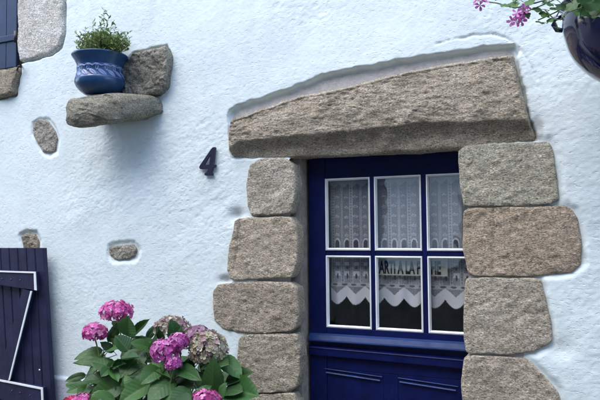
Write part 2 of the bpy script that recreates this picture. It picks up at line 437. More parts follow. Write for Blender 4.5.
def wall_mesh():
    def axis(lo, a, b, hi, f, c):
        return np.concatenate([np.arange(lo, a, c), np.arange(a, b, f), np.arange(b, hi + c, c)])
    xs = axis(-6.2, -3.6, .45, 4.6, .0055, .06); zs = axis(-.02, .42, 3.15, 5.2, .0055, .06)
    X, Z = np.meshgrid(xs, zs)
    Y = np.zeros_like(X)
    # hand-trowelled undulation and roughcast
    Y += .012 * fbm(X, 0, Z, 1.3, 3, 1)
    rough = .06 + .94 * sstep(-.02, .40, fbm(X, 0, Z, 1.6, 3, 5))
    rough = np.maximum(rough, np.exp(-((X - WX(190, 190)) / .38) ** 2 - ((Z - WZ(190, 190)) / .5) ** 2))
    rough = np.maximum(rough, .9 * np.exp(-((X - WX(590, 240)) / .22) ** 2 - ((Z - WZ(590, 260)) / .8) ** 2))
    ang = .35
    U = X * math.cos(ang) + Z * math.sin(ang); Vv = -X * math.sin(ang) + Z * math.cos(ang)
    Y += .0028 * rough * fbm(U * .55, 0, Vv, 13, 3, 9, .5)
    tex = fbm(U * .6, 0, Vv, 62, 2, 21, .6)
    Y += .0024 * rough * (np.abs(tex) - .25) + .0006 * fbm(X, 0, Z, 110, 1, 33)
    mort = np.zeros_like(X); wob = .006 * fbm(X, 0, Z, 26, 2, 41)
    def pocket(poly, wid, depth, mw=0.0, inner=0.0, seed=0):
        nonlocal Y, mort
        p = np.array(poly); mg = wid + .05
        m = (X > p[:, 0].min() - mg) & (X < p[:, 0].max() + mg) & (Z > p[:, 1].min() - mg) & (Z < p[:, 1].max() + mg)
        if not m.any(): return
        s = sdist(X[m], Z[m], p) + wob[m]
        wv = wid * (1 + .5 * fbm(X[m], 0, Z[m], 7, 2, 60 + seed))
        k = 1 - sstep(0, 1, (s - inner) / wv)
        Y[m] = Y[m] * (1 - .7 * k) + depth * k
        if mw > 0: mort[m] = np.maximum(mort[m], mw * (1 - sstep(-.004, .004, s)))
    pocket(wpoly(LPOCK), .012, .027, 0, 0, 1)
    # bare bedding mortar above the lintel, render feathering onto it
    p = wpoly(LPOCK); s = sdist(X, Z, p) + .4 * wob
    mort = np.maximum(mort, .9 * (1 - sstep(-.020, -.002, s)))
    for i, q in enumerate(QL + QR): pocket(wpoly(q), .022 if i < len(QL) else .034, .003 if i < len(QL) else .013, 0, 0, i)
    for i, q in enumerate(SMALL): pocket(wpoly(q), .028, .013, 0, .0, 20 + i)
    pocket(wpoly(UPRIGHT), .02, .02, 0, 0, 30); pocket(wpoly(WQUOIN), .016, .022, 0, 0, 31); pocket(wpoly(WSILL), .02, .02, 0, 0, 32)
    for a_, b_ in ((256, 300), (464, 522)):    # bedding joints between the jamb stones are bare mortar
        jn = (X > WX(a_, 280)) & (X < WX(b_, 280)) & (Z < WZ(300, 160)); mort[jn] = .9; Y[jn] = np.maximum(Y[jn], .016)
    # hollow beside the second jamb stone, bare patch at the right foot of the lintel
    def dent(px, py, rx, rz, dep, mo=0.0):
        nonlocal Y, mort
        c = W(px, py); e = np.exp(-((X - c.x) / rx) ** 2 - ((Z - c.z) / rz) ** 2)
        Y += dep * e
        if mo: mort = np.maximum(mort, mo * sstep(.35, .6, e + 6 * wob))
    dent(236, 216, .040, .032, .026); dent(537, 128, .030, .055, .012, .45); dent(560, 350, .05, .04, .012); dent(225, 281, .035, .022, .022)
    # hairline crack above the right end of the lintel
    cr = [(436, 44), (447, 41), (455, 38.5), (464, 38), (472, 35), (482, 35), (492, 33.5), (503, 37), (512, 41), (520, 50), (527, 58), (533, 68), (537, 80)]
    cw = np.array([(W(a, b).x, W(a, b).z) for a, b in cr])
    m = (X > cw[:, 0].min() - .05) & (X < cw[:, 0].max() + .05) & (Z > cw[:, 1].min() - .05) & (Z < cw[:, 1].max() + .05)
    dmin = np.full(m.sum(), 9.)
    for i in range(len(cw) - 1):
        a, b = cw[i], cw[i + 1]; e = b - a
        t = np.clip(((X[m] - a[0]) * e[0] + (Z[m] - a[1]) * e[1]) / (e @ e), 0, 1)
        dmin = np.minimum(dmin, np.hypot(X[m] - a[0] - t * e[0], Z[m] - a[1] - t * e[1]))
    Y[m] += .0055 * np.exp(-((dmin + .8 * wob[m]) / .0034) ** 2)
    # low cement plinth at the left
    zp = WZ(62, 377) + .01 * fbm(X, 0, Z, 5, 2, 77)
    plin = (1 - sstep(-.012, .006, Z - zp)) * (1 - sstep(-.06, .06, X - WX(175, 385) + .1 * fbm(X, 0, Z, 6, 2, 78)))
    Y -= .016 * plin
    nz, nx = X.shape
    idx = np.arange(nz * nx).reshape(nz, nx)
    fq = np.stack([idx[:-1, :-1], idx[:-1, 1:], idx[1:, 1:], idx[1:, :-1]], -1).reshape(-1, 4)
    cx = (X[:-1, :-1] + X[1:, 1:]).ravel() / 2; cz = (Z[:-1, :-1] + Z[1:, 1:]).ravel() / 2
    hole = (cx > DX0 - .05) & (cx < WX(468, 250)) & (cz < WZ(385, 140))
    wx1 = WX(22, 30); hole |= (cx > wx1 - 1.0) & (cx < wx1) & (cz > WZ(0, 76)) & (cz < WZ(0, 76) + 1.25)
    fq = fq[~hole]
    me = bpy.data.meshes.new('wall')
    me.vertices.add(X.size); me.vertices.foreach_set('co', np.stack([X.ravel(), Y.ravel(), Z.ravel()], 1).astype(np.float32).ravel())
    me.loops.add(fq.size); me.loops.foreach_set('vertex_index', fq.astype(np.int32).ravel())
    me.polygons.add(len(fq)); me.polygons.foreach_set('loop_start', np.arange(0, fq.size, 4, dtype=np.int32))
    me.polygons.foreach_set('use_smooth', np.ones(len(fq), bool)); me.update(calc_edges=True); me.validate()
    for nme, arr in (('mortar', mort), ('plinth', plin)):
        a = me.attributes.new(nme, 'FLOAT', 'POINT'); a.data.foreach_set('value', arr.astype(np.float32).ravel())
    me.materials.append(M_RENDER)
    return link('wall', me, house)
wall_mesh()
# shell of the cottage behind the front: side and back walls, roof, dark room
bm = bmesh.new()
add_box(bm, -6.2, -5.9, .08, 6.0, -.02, 5.2); add_box(bm, 4.3, 4.6, .08, 6.0, -.02, 5.2); add_box(bm, -5.9, 4.3, 5.7, 6.0, -.02, 5.2)
bm_obj('side_wall', bm, M_FACADE, house)
bm = bmesh.new()
for s in (0, 1):
    y0, y1 = (-.3, 3.0) if s == 0 else (6.3, 3.0)
    a = [bm.verts.new(p) for p in ((-6.4, y0, 5.0), (4.8, y0, 5.0), (4.8, y1, 7.6), (-6.4, y1, 7.6))]
    b = [bm.verts.new(v.co + Vector((0, 0, .14))) for v in a]
    bm.faces.new(a); bm.faces.new(b[::-1])
    for i in range(4): bm.faces.new((a[i], b[i], b[(i + 1) % 4], a[(i + 1) % 4]))
bm_obj('roof', bm, M_SLATE, house)
def room(name, x0, x1, y0, y1, z0, z1):
    V = [(x0, y0, z0), (x1, y0, z0), (x1, y1, z0), (x0, y1, z0), (x0, y0, z1), (x1, y0, z1), (x1, y1, z1), (x0, y1, z1)]
    return mesh_obj(name, V, [(0, 1, 2, 3), (4, 5, 6, 7), (1, 2, 6, 5), (2, 3, 7, 6), (3, 0, 4, 7)], M_ROOM, house, False)
room('room', DX0 - .7, DX1 + 1.4, .21, 3.0, .02, DZT + .25)
# masonry behind the jambs closes the gap between render, stones and door
bm = bmesh.new()
add_box(bm, DX0 - .75, DX0 - .012, .055, .30, -.02, DZT + .2); add_box(bm, WX(470, 250), DX1 + 1.5, .022, .100, -.02, WZ(500, 146)); add_box(bm, DX1 - .02, DX1 + 1.5, .1005, .30, -.02, DZT + .2)
add_box(bm, DX0 - .012, DX1 - .02, .20, .30, DZT - .01, DZT + .2)
bm_obj('door_reveal', bm, M_MORTAR, house)

# ------------------------------------------------------------------ stones
def stone(outline, y_front, rad, back, n=56, amp=.006, seed=0, tint=(1, 1, 1), name='stone', bulge=.01, parent=house, groove=None):
    P = np.array(wpoly(outline, y_front + rad * .6))
    ar = np.sum(P[:, 0] * np.roll(P[:, 1], -1) - np.roll(P[:, 0], -1) * P[:, 1])
    if ar < 0: P = P[::-1]
    M = 4 * n
    P = resample(chaikin(P, 2), M)
    c = P.mean(0)
    lo, hi = P.min(0), P.max(0)
    st = np.argmin(np.abs(P[:, 0] - lo[0]) / (hi[0] - lo[0]) + np.abs(P[:, 1] - lo[1]) / (hi[1] - lo[1]))
    P = np.roll(P, -st, 0)                                    # starts at the lower left corner, counter-clockwise
    i, j = np.meshgrid(np.arange(n + 1), np.arange(n + 1))    # i -> x, j -> z
    u = i / n * 2 - 1; v = j / n * 2 - 1
    r = np.maximum(np.abs(u), np.abs(v)); rs = np.where(r == 0, 1, r)
    uu, vv = u / rs, v / rs
    per = np.where(vv <= -1 + 1e-9, (uu + 1) / 2, np.where(uu >= 1 - 1e-9, 1 + (vv + 1) / 2, np.where(vv >= 1 - 1e-9, 2 + (1 - uu) / 2, 3 + (1 - vv) / 2))) * n
    k0 = np.floor(per).astype(int) % M; k1 = (k0 + 1) % M; fr = (per - np.floor(per))[..., None]
    O = P[k0] * (1 - fr) + P[k1] * fr
    rr = 1 - (1 - r) ** 1.35
    XZ = c + rr[..., None] * (O - c)
    s = -sdist(XZ[..., 0], XZ[..., 1], P)
    chipn = np.clip(fbm(XZ[..., 0], 0, XZ[..., 1], 21, 3, seed * 7 + 5, .6) * 2.2, -.7, 1.8)
    d = np.clip(s / (rad * (1 + .75 * chipn)), 0, 1)
    Y = y_front + rad * (1 - np.sqrt(np.clip(1 - (1 - d) ** 2, 0, 1))) - bulge * (1 - rr ** 2)
    front = np.stack([XZ[..., 0], Y, XZ[..., 1]], -1).reshape(-1, 3)
    idx = np.arange((n + 1) ** 2).reshape(n + 1, n + 1)
    F_ = [tuple(q) for q in np.stack([idx[:-1, :-1], idx[:-1, 1:], idx[1:, 1:], idx[1:, :-1]], -1).reshape(-1, 4)]
    ring = list(idx[0, :-1]) + list(idx[:-1, -1]) + list(idx[-1, :0:-1]) + list(idx[:0:-1, 0])
    V = [front]; prev = ring; base = len(front)
    rows = 5
    for q in range(1, rows + 1):
        y = y_front + rad + (back - rad) * q / rows
        e = front[ring].copy(); e[:, 1] = y; V.append(e)
        cur = list(range(base, base + M)); base += M
        for a in range(M):
            b = (a + 1) % M; F_.append((prev[a], cur[a], cur[b], prev[b]))
        prev = cur
    F_.append(tuple(prev))
    V = np.vstack(V)
    nx = fbm(V[:, 0], V[:, 1], V[:, 2], 13, 4, seed * 7 + 1); ny = fbm(V[:, 0], V[:, 1], V[:, 2], 16, 5, seed * 7 + 2, .6); nz = fbm(V[:, 0], V[:, 1], V[:, 2], 13, 4, seed * 7 + 3)
    chip = fbm(V[:, 0], V[:, 1] * .6, V[:, 2], 38, 3, seed * 7 + 4, .65)
    V[:, 0] += amp * nx * 1.1; V[:, 2] += amp * nz * 1.1; V[:, 1] += amp * ny * 1.6 + amp * .8 * chip
    if groove:
        a, b = [np.array((W(*g_, y_front).x, W(*g_, y_front).z)) for g_ in groove]; e = b - a
        t = np.clip(((V[:, 0] - a[0]) * e[0] + (V[:, 2] - a[1]) * e[1]) / (e @ e), 0, 1)
        dd = np.hypot(V[:, 0] - a[0] - t * e[0] - .006 * fbm(V[:, 2], 0, V[:, 0], 20, 2, 3), V[:, 2] - a[1] - t * e[1])
        V[:, 1] += .006 * np.exp(-(dd / .005) ** 2)
    o = mesh_obj(name, V, F_, M_GRANITE, parent)
    o.color = (*tint, 1)
    return o
def grow(q, e=.9):
    """push a traced outline outwards so that the joints close"""
    cx_, cy_ = sum(p[0] for p in q) / len(q), sum(p[1] for p in q) / len(q)
    return [(a + e * .6 * (1 if a > cx_ else -1), b + e * max(-1, min(1, (b - cy_) / 12))) for a, b in q]
TL = [(1.03, 1.03, 1.02), (1.03, .98, .93), (.93, .88, .84), (.90, .88, .83), (.95, .92, .88), (1, 1, 1), (1, 1, 1)]
for i, q in enumerate(QL): stone(grow([(a - 3.5 if a > 288 else a, b) for a, b in q]), -.008, .011, .075, seed=10 + i, tint=TL[i], amp=.005, bulge=.002, n=64, groove=[(239.5, 220), (234, 270)] if i == 1 else None)
TR = [(.96, 1.0, .97), (.95, .86, .79), (1.0, .98, .95), (.98, .94, .90), (1, 1, 1), (1, 1, 1)]
for i, q in enumerate(QR): stone(grow(q), .003, .010, .095, seed=30 + i, tint=TR[i], bulge=.002, amp=.0045, n=64, groove=[(494, 208), (492.5, 275)] if i == 1 else None)
for i, q in enumerate(SMALL): stone(q, .001, .012, .10, n=34, seed=50 + i, amp=.007, tint=[(.82, .86, .90), (.78, .74, .68), (.78, .80, .80)][i], bulge=.003)
stone(UPRIGHT, -.045, .014, .14, seed=60, tint=(.66, .69, .70), amp=.011, bulge=.0)
stone(WQUOIN, -.004, .018, .16, seed=61, tint=(1.55, 1.65, 1.85), amp=.004)
stone(WSILL, -.03, .03, .2, seed=62, tint=(.78, .74, .68), amp=.009, name='window_sill')

def lintel():
    n = 150
    def curve(pp, y):
        w_ = [W(a, b, y) for a, b in pp]
        xs = np.array([p.x for p in w_]); zs = np.array([p.z for p in w_])
        t = np.linspace(0, 1, len(pp)); u = np.linspace(0, 1, n)
        return np.interp(u, t, xs), np.interp(u, t, zs)
    yf, yb = -.030, .022
    tx, tz = curve(LINTEL_TOP, yf); ax, az = curve(LINTEL_ARR, yf); bx, bz = curve(LINTEL_BOT, yb)
    u = np.linspace(0, 1, n)
    for arr in (tz, az, bz): pass
    rows = []
    def row(x, y, z): rows.append(np.stack([x, np.broadcast_to(y, x.shape), z], -1))
    row(tx, .20, tz + .01); row(tx, .10, tz + .005); row(tx, .03, tz + .002); row(tx, yf + .012, tz); row(tx, yf + .002, tz - .012)
    for k in range(1, 46):
        f = k / 46; row(tx * (1 - f) + ax * f, yf + .012 * (.5 - f) - .008 * math.sin(math.pi * f), (tz - .012) * (1 - f) + (az + .004) * f)
    row(ax, yf - .004, az)
    for k in range(1, 15):
        f = k / 15; row(ax * (1 - f) + bx * f, yf * (1 - f) + yb * f + .008 * math.sin(math.pi * f), az * (1 - f) + bz * f + .006 * math.sin(math.pi * f))
    row(bx, yb + .01, bz - .002); row(bx, .16, bz + .004); row(bx, .22, bz + .004)
    V = np.array(rows); nr = len(rows)
    V = V.reshape(-1, 3)
    # rounded ends
    du = np.tile(np.minimum(u, 1 - u), nr) * 1.55
    endr = np.clip(1 - du / .03, 0, 1)
    V[:, 1] += .028 * endr ** 2.2 * (V[:, 1] < .06)
    V[:, 0] += .010 * fbm(V[:, 0], V[:, 1], V[:, 2], 13, 3, 91); V[:, 2] += .011 * fbm(V[:, 0], V[:, 1], V[:, 2], 9, 4, 92)
    V[:, 1] += .016 * fbm(V[:, 0], V[:, 1], V[:, 2], 11, 5, 93, .6) + .006 * fbm(V[:, 0], V[:, 1], V[:, 2] * 1.6, 40, 3, 94, .65)
    F_ = []
    for r_ in range(nr - 1):
        for k in range(n - 1): F_.append((r_ * n + k, r_ * n + k + 1, (r_ + 1) * n + k + 1, (r_ + 1) * n + k))
    F_.append(tuple(r_ * n for r_ in range(nr))); F_.append(tuple(r_ * n + n - 1 for r_ in range(nr))[::-1])
    o = mesh_obj('lintel', V, F_, M_GRANITE, house); o.color = (.94, .90, .85, 1)
lintel()

def shelf_stone():
    # (y, left px, right px, top px, bottom px) of cross sections from the wall outwards
    secs = [(.10, 104, 161, 98, 118), (.0, 101, 163, 97.5, 120), (-.07, 90, 150, 95.5, 121.5), (-.14, 79, 136, 94.5, 123.5), (-.18, 71, 126, 94.5, 126), (-.21, 66.0, 117, 95.5, 127), (-.230, 65.5, 111, 97.5, 125.5), (-.24, 68, 107, 100, 122)]
    m = 64; V = []; F_ = []
    Y = np.array([s[0] for s in secs]); ys = np.linspace(.10, -.24, 46)
    def ringpts(y, sc, yy):
        l, r_, t, b = [np.interp(-y, -Y, [s[k] for s in secs]) for k in (1, 2, 3, 4)]
        xl, xr = WX(l, 108, y), WX(r_, 108, y); zt, zb = WZ((l + r_) / 2, t, y), WZ((l + r_) / 2, b, y)
        cx, cz, hx, hz = (xl + xr) / 2, (zt + zb) / 2, (xr - xl) / 2 * sc, (zt - zb) / 2 * sc
        for k in range(m):
            a = 2 * math.pi * k / m; c_, s_ = math.cos(a), math.sin(a); e = .55
            V.append((cx + hx * math.copysign(abs(c_) ** e, c_), yy, cz + hz * math.copysign(abs(s_) ** e, s_)))
    for y in ys: ringpts(y, 1, y)
    for sc in (.93, .84, .72, .6, .48, .36, .24, .12, .03): ringpts(-.24, sc, -.24 - .016 * (1 - sc ** 3))
    nr = len(ys) + 9
    for i in range(nr - 1):
        for k in range(m): F_.append((i * m + k, i * m + (k + 1) % m, (i + 1) * m + (k + 1) % m, (i + 1) * m + k))
    F_.append(tuple(range(m))); F_.append(tuple((nr - 1) * m + k for k in range(m))[::-1])
    V = np.array(V)
    a = .016
    flat = np.where(V[:, 2] > WZ(100, 98, -.13) - .01, .25, 1)
    V[:, 0] += a * fbm(V[:, 0], V[:, 1], V[:, 2], 11, 4, 71); V[:, 1] += a * fbm(V[:, 0], V[:, 1], V[:, 2], 11, 4, 72)
    V[:, 2] += a * flat * fbm(V[:, 0], V[:, 1], V[:, 2] * 1.7, 10, 5, 73, .6)
    U = V[:, 2] + .35 * V[:, 0] - .3 * V[:, 1]
    V[:, 1] += .013 * fbm(V[:, 0] * .35, V[:, 1] * .35, U * 2.2, 26, 3, 74, .6) * (V[:, 1] < .02)
    o = mesh_obj('shelf_stone', V, F_, M_GRANITE, house); o.color = (.62, .65, .63, 1)
    return o
shelf = shelf_stone()

# ------------------------------------------------------------------ the door
door = bpy.data.objects.new('door', None); COL.objects.link(door); door.parent = house; door.matrix_parent_inverse = PINV[house.name]
door.location = (DX0, DOOR_Y, 0); PINV[door.name] = Matrix.Translation(Vector((DX0, DOOR_Y, 0))).inverted()
Y0, Y1 = DOOR_Y, DOOR_Y + .045
ZB = .09
SX0, SX1 = P1X0, P3X1
MIDT = R2B - .004
box('stile', DX0, P1X0, Y0, Y1, ZB, DZT, M_NAVY, door, .004)
box('stile', P3X1, DX1, Y0, Y1, ZB, DZT, M_NAVY, door, .004)
box('top_rail', P1X0 + .0005, P3X1 - .0005, Y0 + .002, Y1, R1T, DZT, M_NAVY, door, .004)
for a, b in ((P1X1, P2X0), (P2X1, P3X0)): box('glazing_bar', a, b, Y0 + .004, Y1 - .004, R2B, R1T, M_NAVY, door, .003)
for a, b in ((P1X0, P1X1), (P2X0, P2X1), (P3X0, P3X1)): box('glazing_bar', a + .0005, b - .0005, Y0 + .005, Y1 - .006, R2T, R1B, M_NAVY, door, .003)
ZS1 = WZ(385, 336.5, Y0); ZS2 = WZ(385, 346, Y0)
box('middle_rail', P1X0 + .0005, P3X1 - .0005, Y0 + .002, Y1, WZ(385, 362, Y0), R2B, M_NAVY, door, .004)
def profile_bar(name, prof, x0, x1, mat, slope=0.0):
    bm = bmesh.new()
    a = [bm.verts.new((x0, y, z)) for y, z in prof]; b = [bm.verts.new((x1, y, z + slope)) for y, z in prof]
    n = len(prof); bm.faces.new(a); bm.faces.new(b[::-1])
    for i in range(n): bm.faces.new((a[i], b[i], b[(i + 1) % n], a[(i + 1) % n]))
    return bm_obj(name, bm, mat, door)
# weather mouldings across the door: sloping upper sill bead and heavier drip rail below
z1 = WZ(385, 338, Y0); z2 = WZ(385, 344.5, Y0)
profile_bar('sill_moulding', [(Y0 + .0015, z1 + .004), (Y0 - .012, z1 - .004), (Y0 - .024, z2 + .006), (Y0 - .026, z2), (Y0 - .020, z2 - .006), (Y0 + .0015, z2 - .010)], DX0 + .003, DX1 - .003, M_NAVY_LIT)
z3 = WZ(385, 351, Y0); z4 = WZ(385, 360, Y0)
profile_bar('drip_rail', [(Y0 + .0015, z3 + .006), (Y0 - .020, z3 - .001), (Y0 - .022, z3 - .005), (Y0 - .019, z3 - .008), (Y0 - .019, z4 + .004), (Y0 - .016, z4), (Y0 + .0015, z4 - .001)], DX0 + .003, DX1 - .003, M_NAVY, -.012)
# lower half: two raised and fielded panels
zp1 = WZ(385, 362, Y0) - .0005
xm = (P1X0 + P3X1) / 2
mun = (WX(398, 378, Y0) - WX(383, 376, Y0)) / 2
xm = (WX(398, 378, Y0) + WX(383, 376, Y0)) / 2
box('bottom_rail', P1X0 + .0005, P3X1 - .0005, Y0 + .002, Y1, ZB, ZB + .16, M_NAVY, door, .004)
box('muntin', xm - mun, xm + mun, Y0 + .003, Y1, ZB + .1605, zp1 - .055, M_NAVY, door, .003)
box('lock_rail', P1X0 + .0005, P3X1 - .0005, Y0 + .003, Y1, zp1 - .0545, zp1, M_NAVY, door, .003)
for k, (a, b) in enumerate(((P1X0 + .001, xm - mun - .0005), (xm + mun + .0005, P3X1 - .001))):
    box('panel', a, b, Y0 + .0035, Y1 - .01, ZB + .1605, zp1 - .0552, M_NAVY, door, .0015)
def small_moulding(x0, x1, z, h, p, slope):
    return profile_bar('panel_moulding', [(Y0 + .004, z), (Y0 - p * .5, z - h * .2), (Y0 - p, z - h * .75), (Y0 - p, z - h), (Y0 + .004, z - h * 1.25)], x0, x1, M_NAVY_LIT, slope)
for x0p, x1p, yp in ((324.5, 382, 371.5), (398, 458, 381)):
    xa, xb = WX(x0p, yp, Y0), WX(x1p, yp, Y0); zc = WZ((x0p + x1p) / 2, yp, Y0)
    small_moulding(xa, xb, zc + .004, .003, .003, -.016); small_moulding(xa + .008, xb - .010, zc - .012, .006, .006, -.016)
# panes with their white putty beads
for a, b in ((P1X0, P1X1), (P2X0, P2X1), (P3X0, P3X1)):
    for zt, zb in ((R1T, R1B), (R2T, R2B)):
        box('window_pane', a + .002, b - .002, Y0 + .018, Y0 + .022, zb + .002, zt - .002, M_GLASS, door, 0)
        bm = bmesh.new(); q = .0115; e = .0006
        a_, b_, t_, o_ = a + e, b - e, zt - e, zb + e
        A = [(a_, o_), (b_, o_), (b_, t_), (a_, t_)]; B = [(a_ + q, o_ + q), (b_ - q, o_ + q), (b_ - q, t_ - q), (a_ + q, t_ - q)]
        va = [bm.verts.new((p[0], Y0 + .001, p[1])) for p in A]; vm = [bm.verts.new((p[0] * .5 + s[0] * .5, Y0 - .001, p[1] * .5 + s[1] * .5)) for p, s in zip(A, B)]
        vb = [bm.verts.new((p[0], Y0 + .016, p[1])) for p in B]; vc = [bm.verts.new((p[0], Y0 + .0165, p[1])) for p in A]
        for p, s in ((va, vm), (vm, vb), (vb, vc), (vc, va)):
            for k in range(4): bm.faces.new((p[k], p[(k + 1) % 4], s[(k + 1) % 4], s[k]))
        bm_obj('glazing_bead', bm, M_WHITE, door)
stone([(285, 575), (480, 590), (480, 640), (285, 620)], -.05, .03, .2, n=30, seed=80, name='threshold')

# ------------------------------------------------------------------ lace curtains and the card behind the glass
def lace(name, x0, x1, zt, zb, fn, label, yb):
    dx = .0021
    nx = int((x1 - x0) / dx); nz = int((zt - zb) / dx)
    xs = np.linspace(x0, x1, nx); zs = np.linspace(zt, zb, nz)
    X, Z = np.meshgrid(xs, zs); T = (zt - Z) / (zt - zb)
    D, keep = fn(X - x0, T, (zt - zb))
    Y = yb + .006 * np.sin(X * 62 + 1.2 * np.sin(X * 17)) * (.4 + .6 * T) + .003 * fbm(X, 0, Z, 12, 2, 3)
    idx = np.arange(nx * nz).reshape(nz, nx)
    fq = np.stack([idx[:-1, :-1], idx[1:, :-1], idx[1:, 1:], idx[:-1, 1:]], -1)
    fq = fq[keep[1:, 1:]]
    used, inv = np.unique(fq, return_inverse=True)
    V = np.stack([X.ravel(), Y.ravel(), Z.ravel()], 1)[used]; fq = inv.reshape(-1, 4)
    o = mesh_obj(name, V, [tuple(f) for f in fq], M_LACE)
    a = o.data.attributes.new('lace', 'FLOAT', 'POINT'); a.data.foreach_set('value', D.ravel()[used].astype(np.float32))
    return tag(o, label, 'curtain')
PER = .098
def lace_upper(x, t, H):
    h = t * H
    d = np.full(x.shape, .36)
    fx = (x / PER) % 1
    def put(m, v):
        nonlocal d
        d = np.where(m, np.maximum(d, v), d)
    # swag along the top
    put(h < .012 + .018 * np.abs(np.sin(np.pi * x / (PER * .5))), .62)
    # ladders and cords
    for off, lad in ((.16, True), (.66, False)):
        dxx = (fx - off) * PER
        if lad:
            put((np.abs(np.abs(dxx) - .0075) < .0018) & (t < .97), .72)
            put((np.abs(dxx) < .0075) & ((h % .014) < .0045), .62)
        else:
            put((np.abs(np.abs(dxx) - .003) < .0016) & (t < .97), .6)
    # little boats
    for k, tt in enumerate((.22, .36, .50, .64, .76)):
        for off in (.40, .90):
            bx = (fx - off) * PER; bz = h - tt * H - .004 * (off > .5)
            hull = (np.abs(bx) < .013 - .4 * np.clip(bz, 0, .02)) & (bz > 0) & (bz < .008)
            rim = hull & ((np.abs(bz - .004) > .0022) | (np.abs(bx) > .008))
            put(rim, .78)
            put((np.abs(bx + .003) < .006) & (bz < 0) & (bz > -.008) & (np.abs(bx + .003) < (bz + .008) * .9), .62)
    # arches with a picot edge
    for off in (.40, .90):
        ax_ = (fx - off) * PER; az_ = (h - .90 * H)
        rr = np.sqrt((ax_ / .015) ** 2 + (np.minimum(az_, 0) / .024) ** 2)
        put((np.abs(rr - 1) < .17) & (h < .97 * H), .85)
        d = np.where((rr < .8) & (az_ > -.03), .10, d)
    put((h > .955 * H), .5)
    keep = h < H * (.985 - .02 * np.abs(np.sin(np.pi * x / .014)))
    return d, keep
def lace_lower(x, t, H):
    h = t * H; d = np.full(x.shape, .34); fx = (x / PER) % 1
    def put(m, v):
        nonlocal d
        d = np.where(m, np.maximum(d, v), d)
    for off in (.40, .90):
        bx = (fx - off) * PER
        tower = (np.abs(bx) < .0125 + .05 * np.clip(h - .03, 0, .1)) & (h > .012) & (h < .54 * H)
        put(tower, .42); put(tower & (h > .030) & (h < .047), .9); put(tower & (h > .075) & (h < .098), .92)
        d = np.where(tower & (np.abs(bx) < .005) & (h > .052) & (h < .066), .06, d)
        d = np.where(tower & (np.sqrt((bx / .005) ** 2 + ((h - .100) / .014) ** 2) < 1), .10, d)
    for off in (.16, .66):
        dxx = (fx - off) * PER
        put((np.abs(np.abs(dxx) - .006) < .0018) & (h < .54 * H), .66); put((np.abs(dxx) < .006) & ((h % .014) < .004) & (h < .54 * H), .55)
    sw = np.abs(np.sin(np.pi * (x / PER + .15))) ** .9
    tri = 1 - np.abs(2 * ((x / PER + .15) % 1) - 1)
    band = (t > .54) & (t < .62); put(band, .62)
    eye = np.sqrt((((fx * 2) % 1 - .5) / .30) ** 2 + ((t - .58) / .022) ** 2) < 1
    d = np.where(eye, .15, d)
    tu = .61 + .16 * tri ** 1.2; put(t > tu, .97)
    keep = t < .82 + .165 * sw + .010 * np.sin(x * 900)
    return d, keep
LB = WZ(398, 308, DOOR_Y + .03)
lace('lace_curtain', P1X0 + .006, P3X1 - .006, R1T - .012, R1B - .002, lace_upper, 'grey white lace curtain with ladders and arches behind the upper door panes', DOOR_Y + .052)
lace('lace_curtain', P1X0 + .006, P3X1 - .006, R2T - .004, LB, lace_lower, 'short white lace curtain with deep scalloped hem behind the lower door panes', DOOR_Y + .052)
# "gone fishing" card
YC = DOOR_Y + .034
cx0, cx1 = WX(377, 268, YC), WX(447.5, 268, YC); czt, czb = WZ(400, 257.5, YC), WZ(400, 275.5, YC)
sign = thing('door_sign', 'narrow cardboard sign with black capitals hung inside the lower door panes', 'sign', ((cx0 + cx1) / 2, YC, czb))
box('card', cx0, cx1, YC, YC + .003, czb, czt, M_PAPER, sign, 0)
def text_mesh(body, name, mat, parent, x0, x1, z0, z1, y):
    cu = bpy.data.curves.new(name, 'FONT'); cu.body = body; cu.size = 1; cu.offset = .042; cu.space_character = 1.0; cu.extrude = .0
    to = bpy.data.objects.new(name, cu); COL.objects.link(to)
    dg = bpy.context.evaluated_depsgraph_get(); me = bpy.data.meshes.new_from_object(to.evaluated_get(dg))
    bpy.data.objects.remove(to)
    co = np.array([v.co[:] for v in me.vertices]); lo, hi = co.min(0), co.max(0)
    for v in me.vertices:
        v.co = (x0 + (v.co.x - lo[0]) / (hi[0] - lo[0]) * (x1 - x0), y, z0 + (v.co.y - lo[1]) / (hi[1] - lo[1]) * (z1 - z0))
    me.materials.clear(); me.materials.append(mat)
    return link(name, me, parent)
text_mesh('PARTI A LA PECHE', 'lettering', M_INK, sign, WX(375.5, 268, YC), WX(441, 268, YC), WZ(400, 274.2, YC), WZ(400, 260.6, YC), YC - .0008)
# two thin hanging threads keep the card on the glazing bar
for px in (385, 440):
    x = WX(px, 258, YC); V, Fc = tube_geo([(x, YC + .0015, czt - .003), (x, YC + .0015, R2T + .008)], .0008, 5); mesh_obj('hanging_thread', V, Fc, M_IRON, sign)

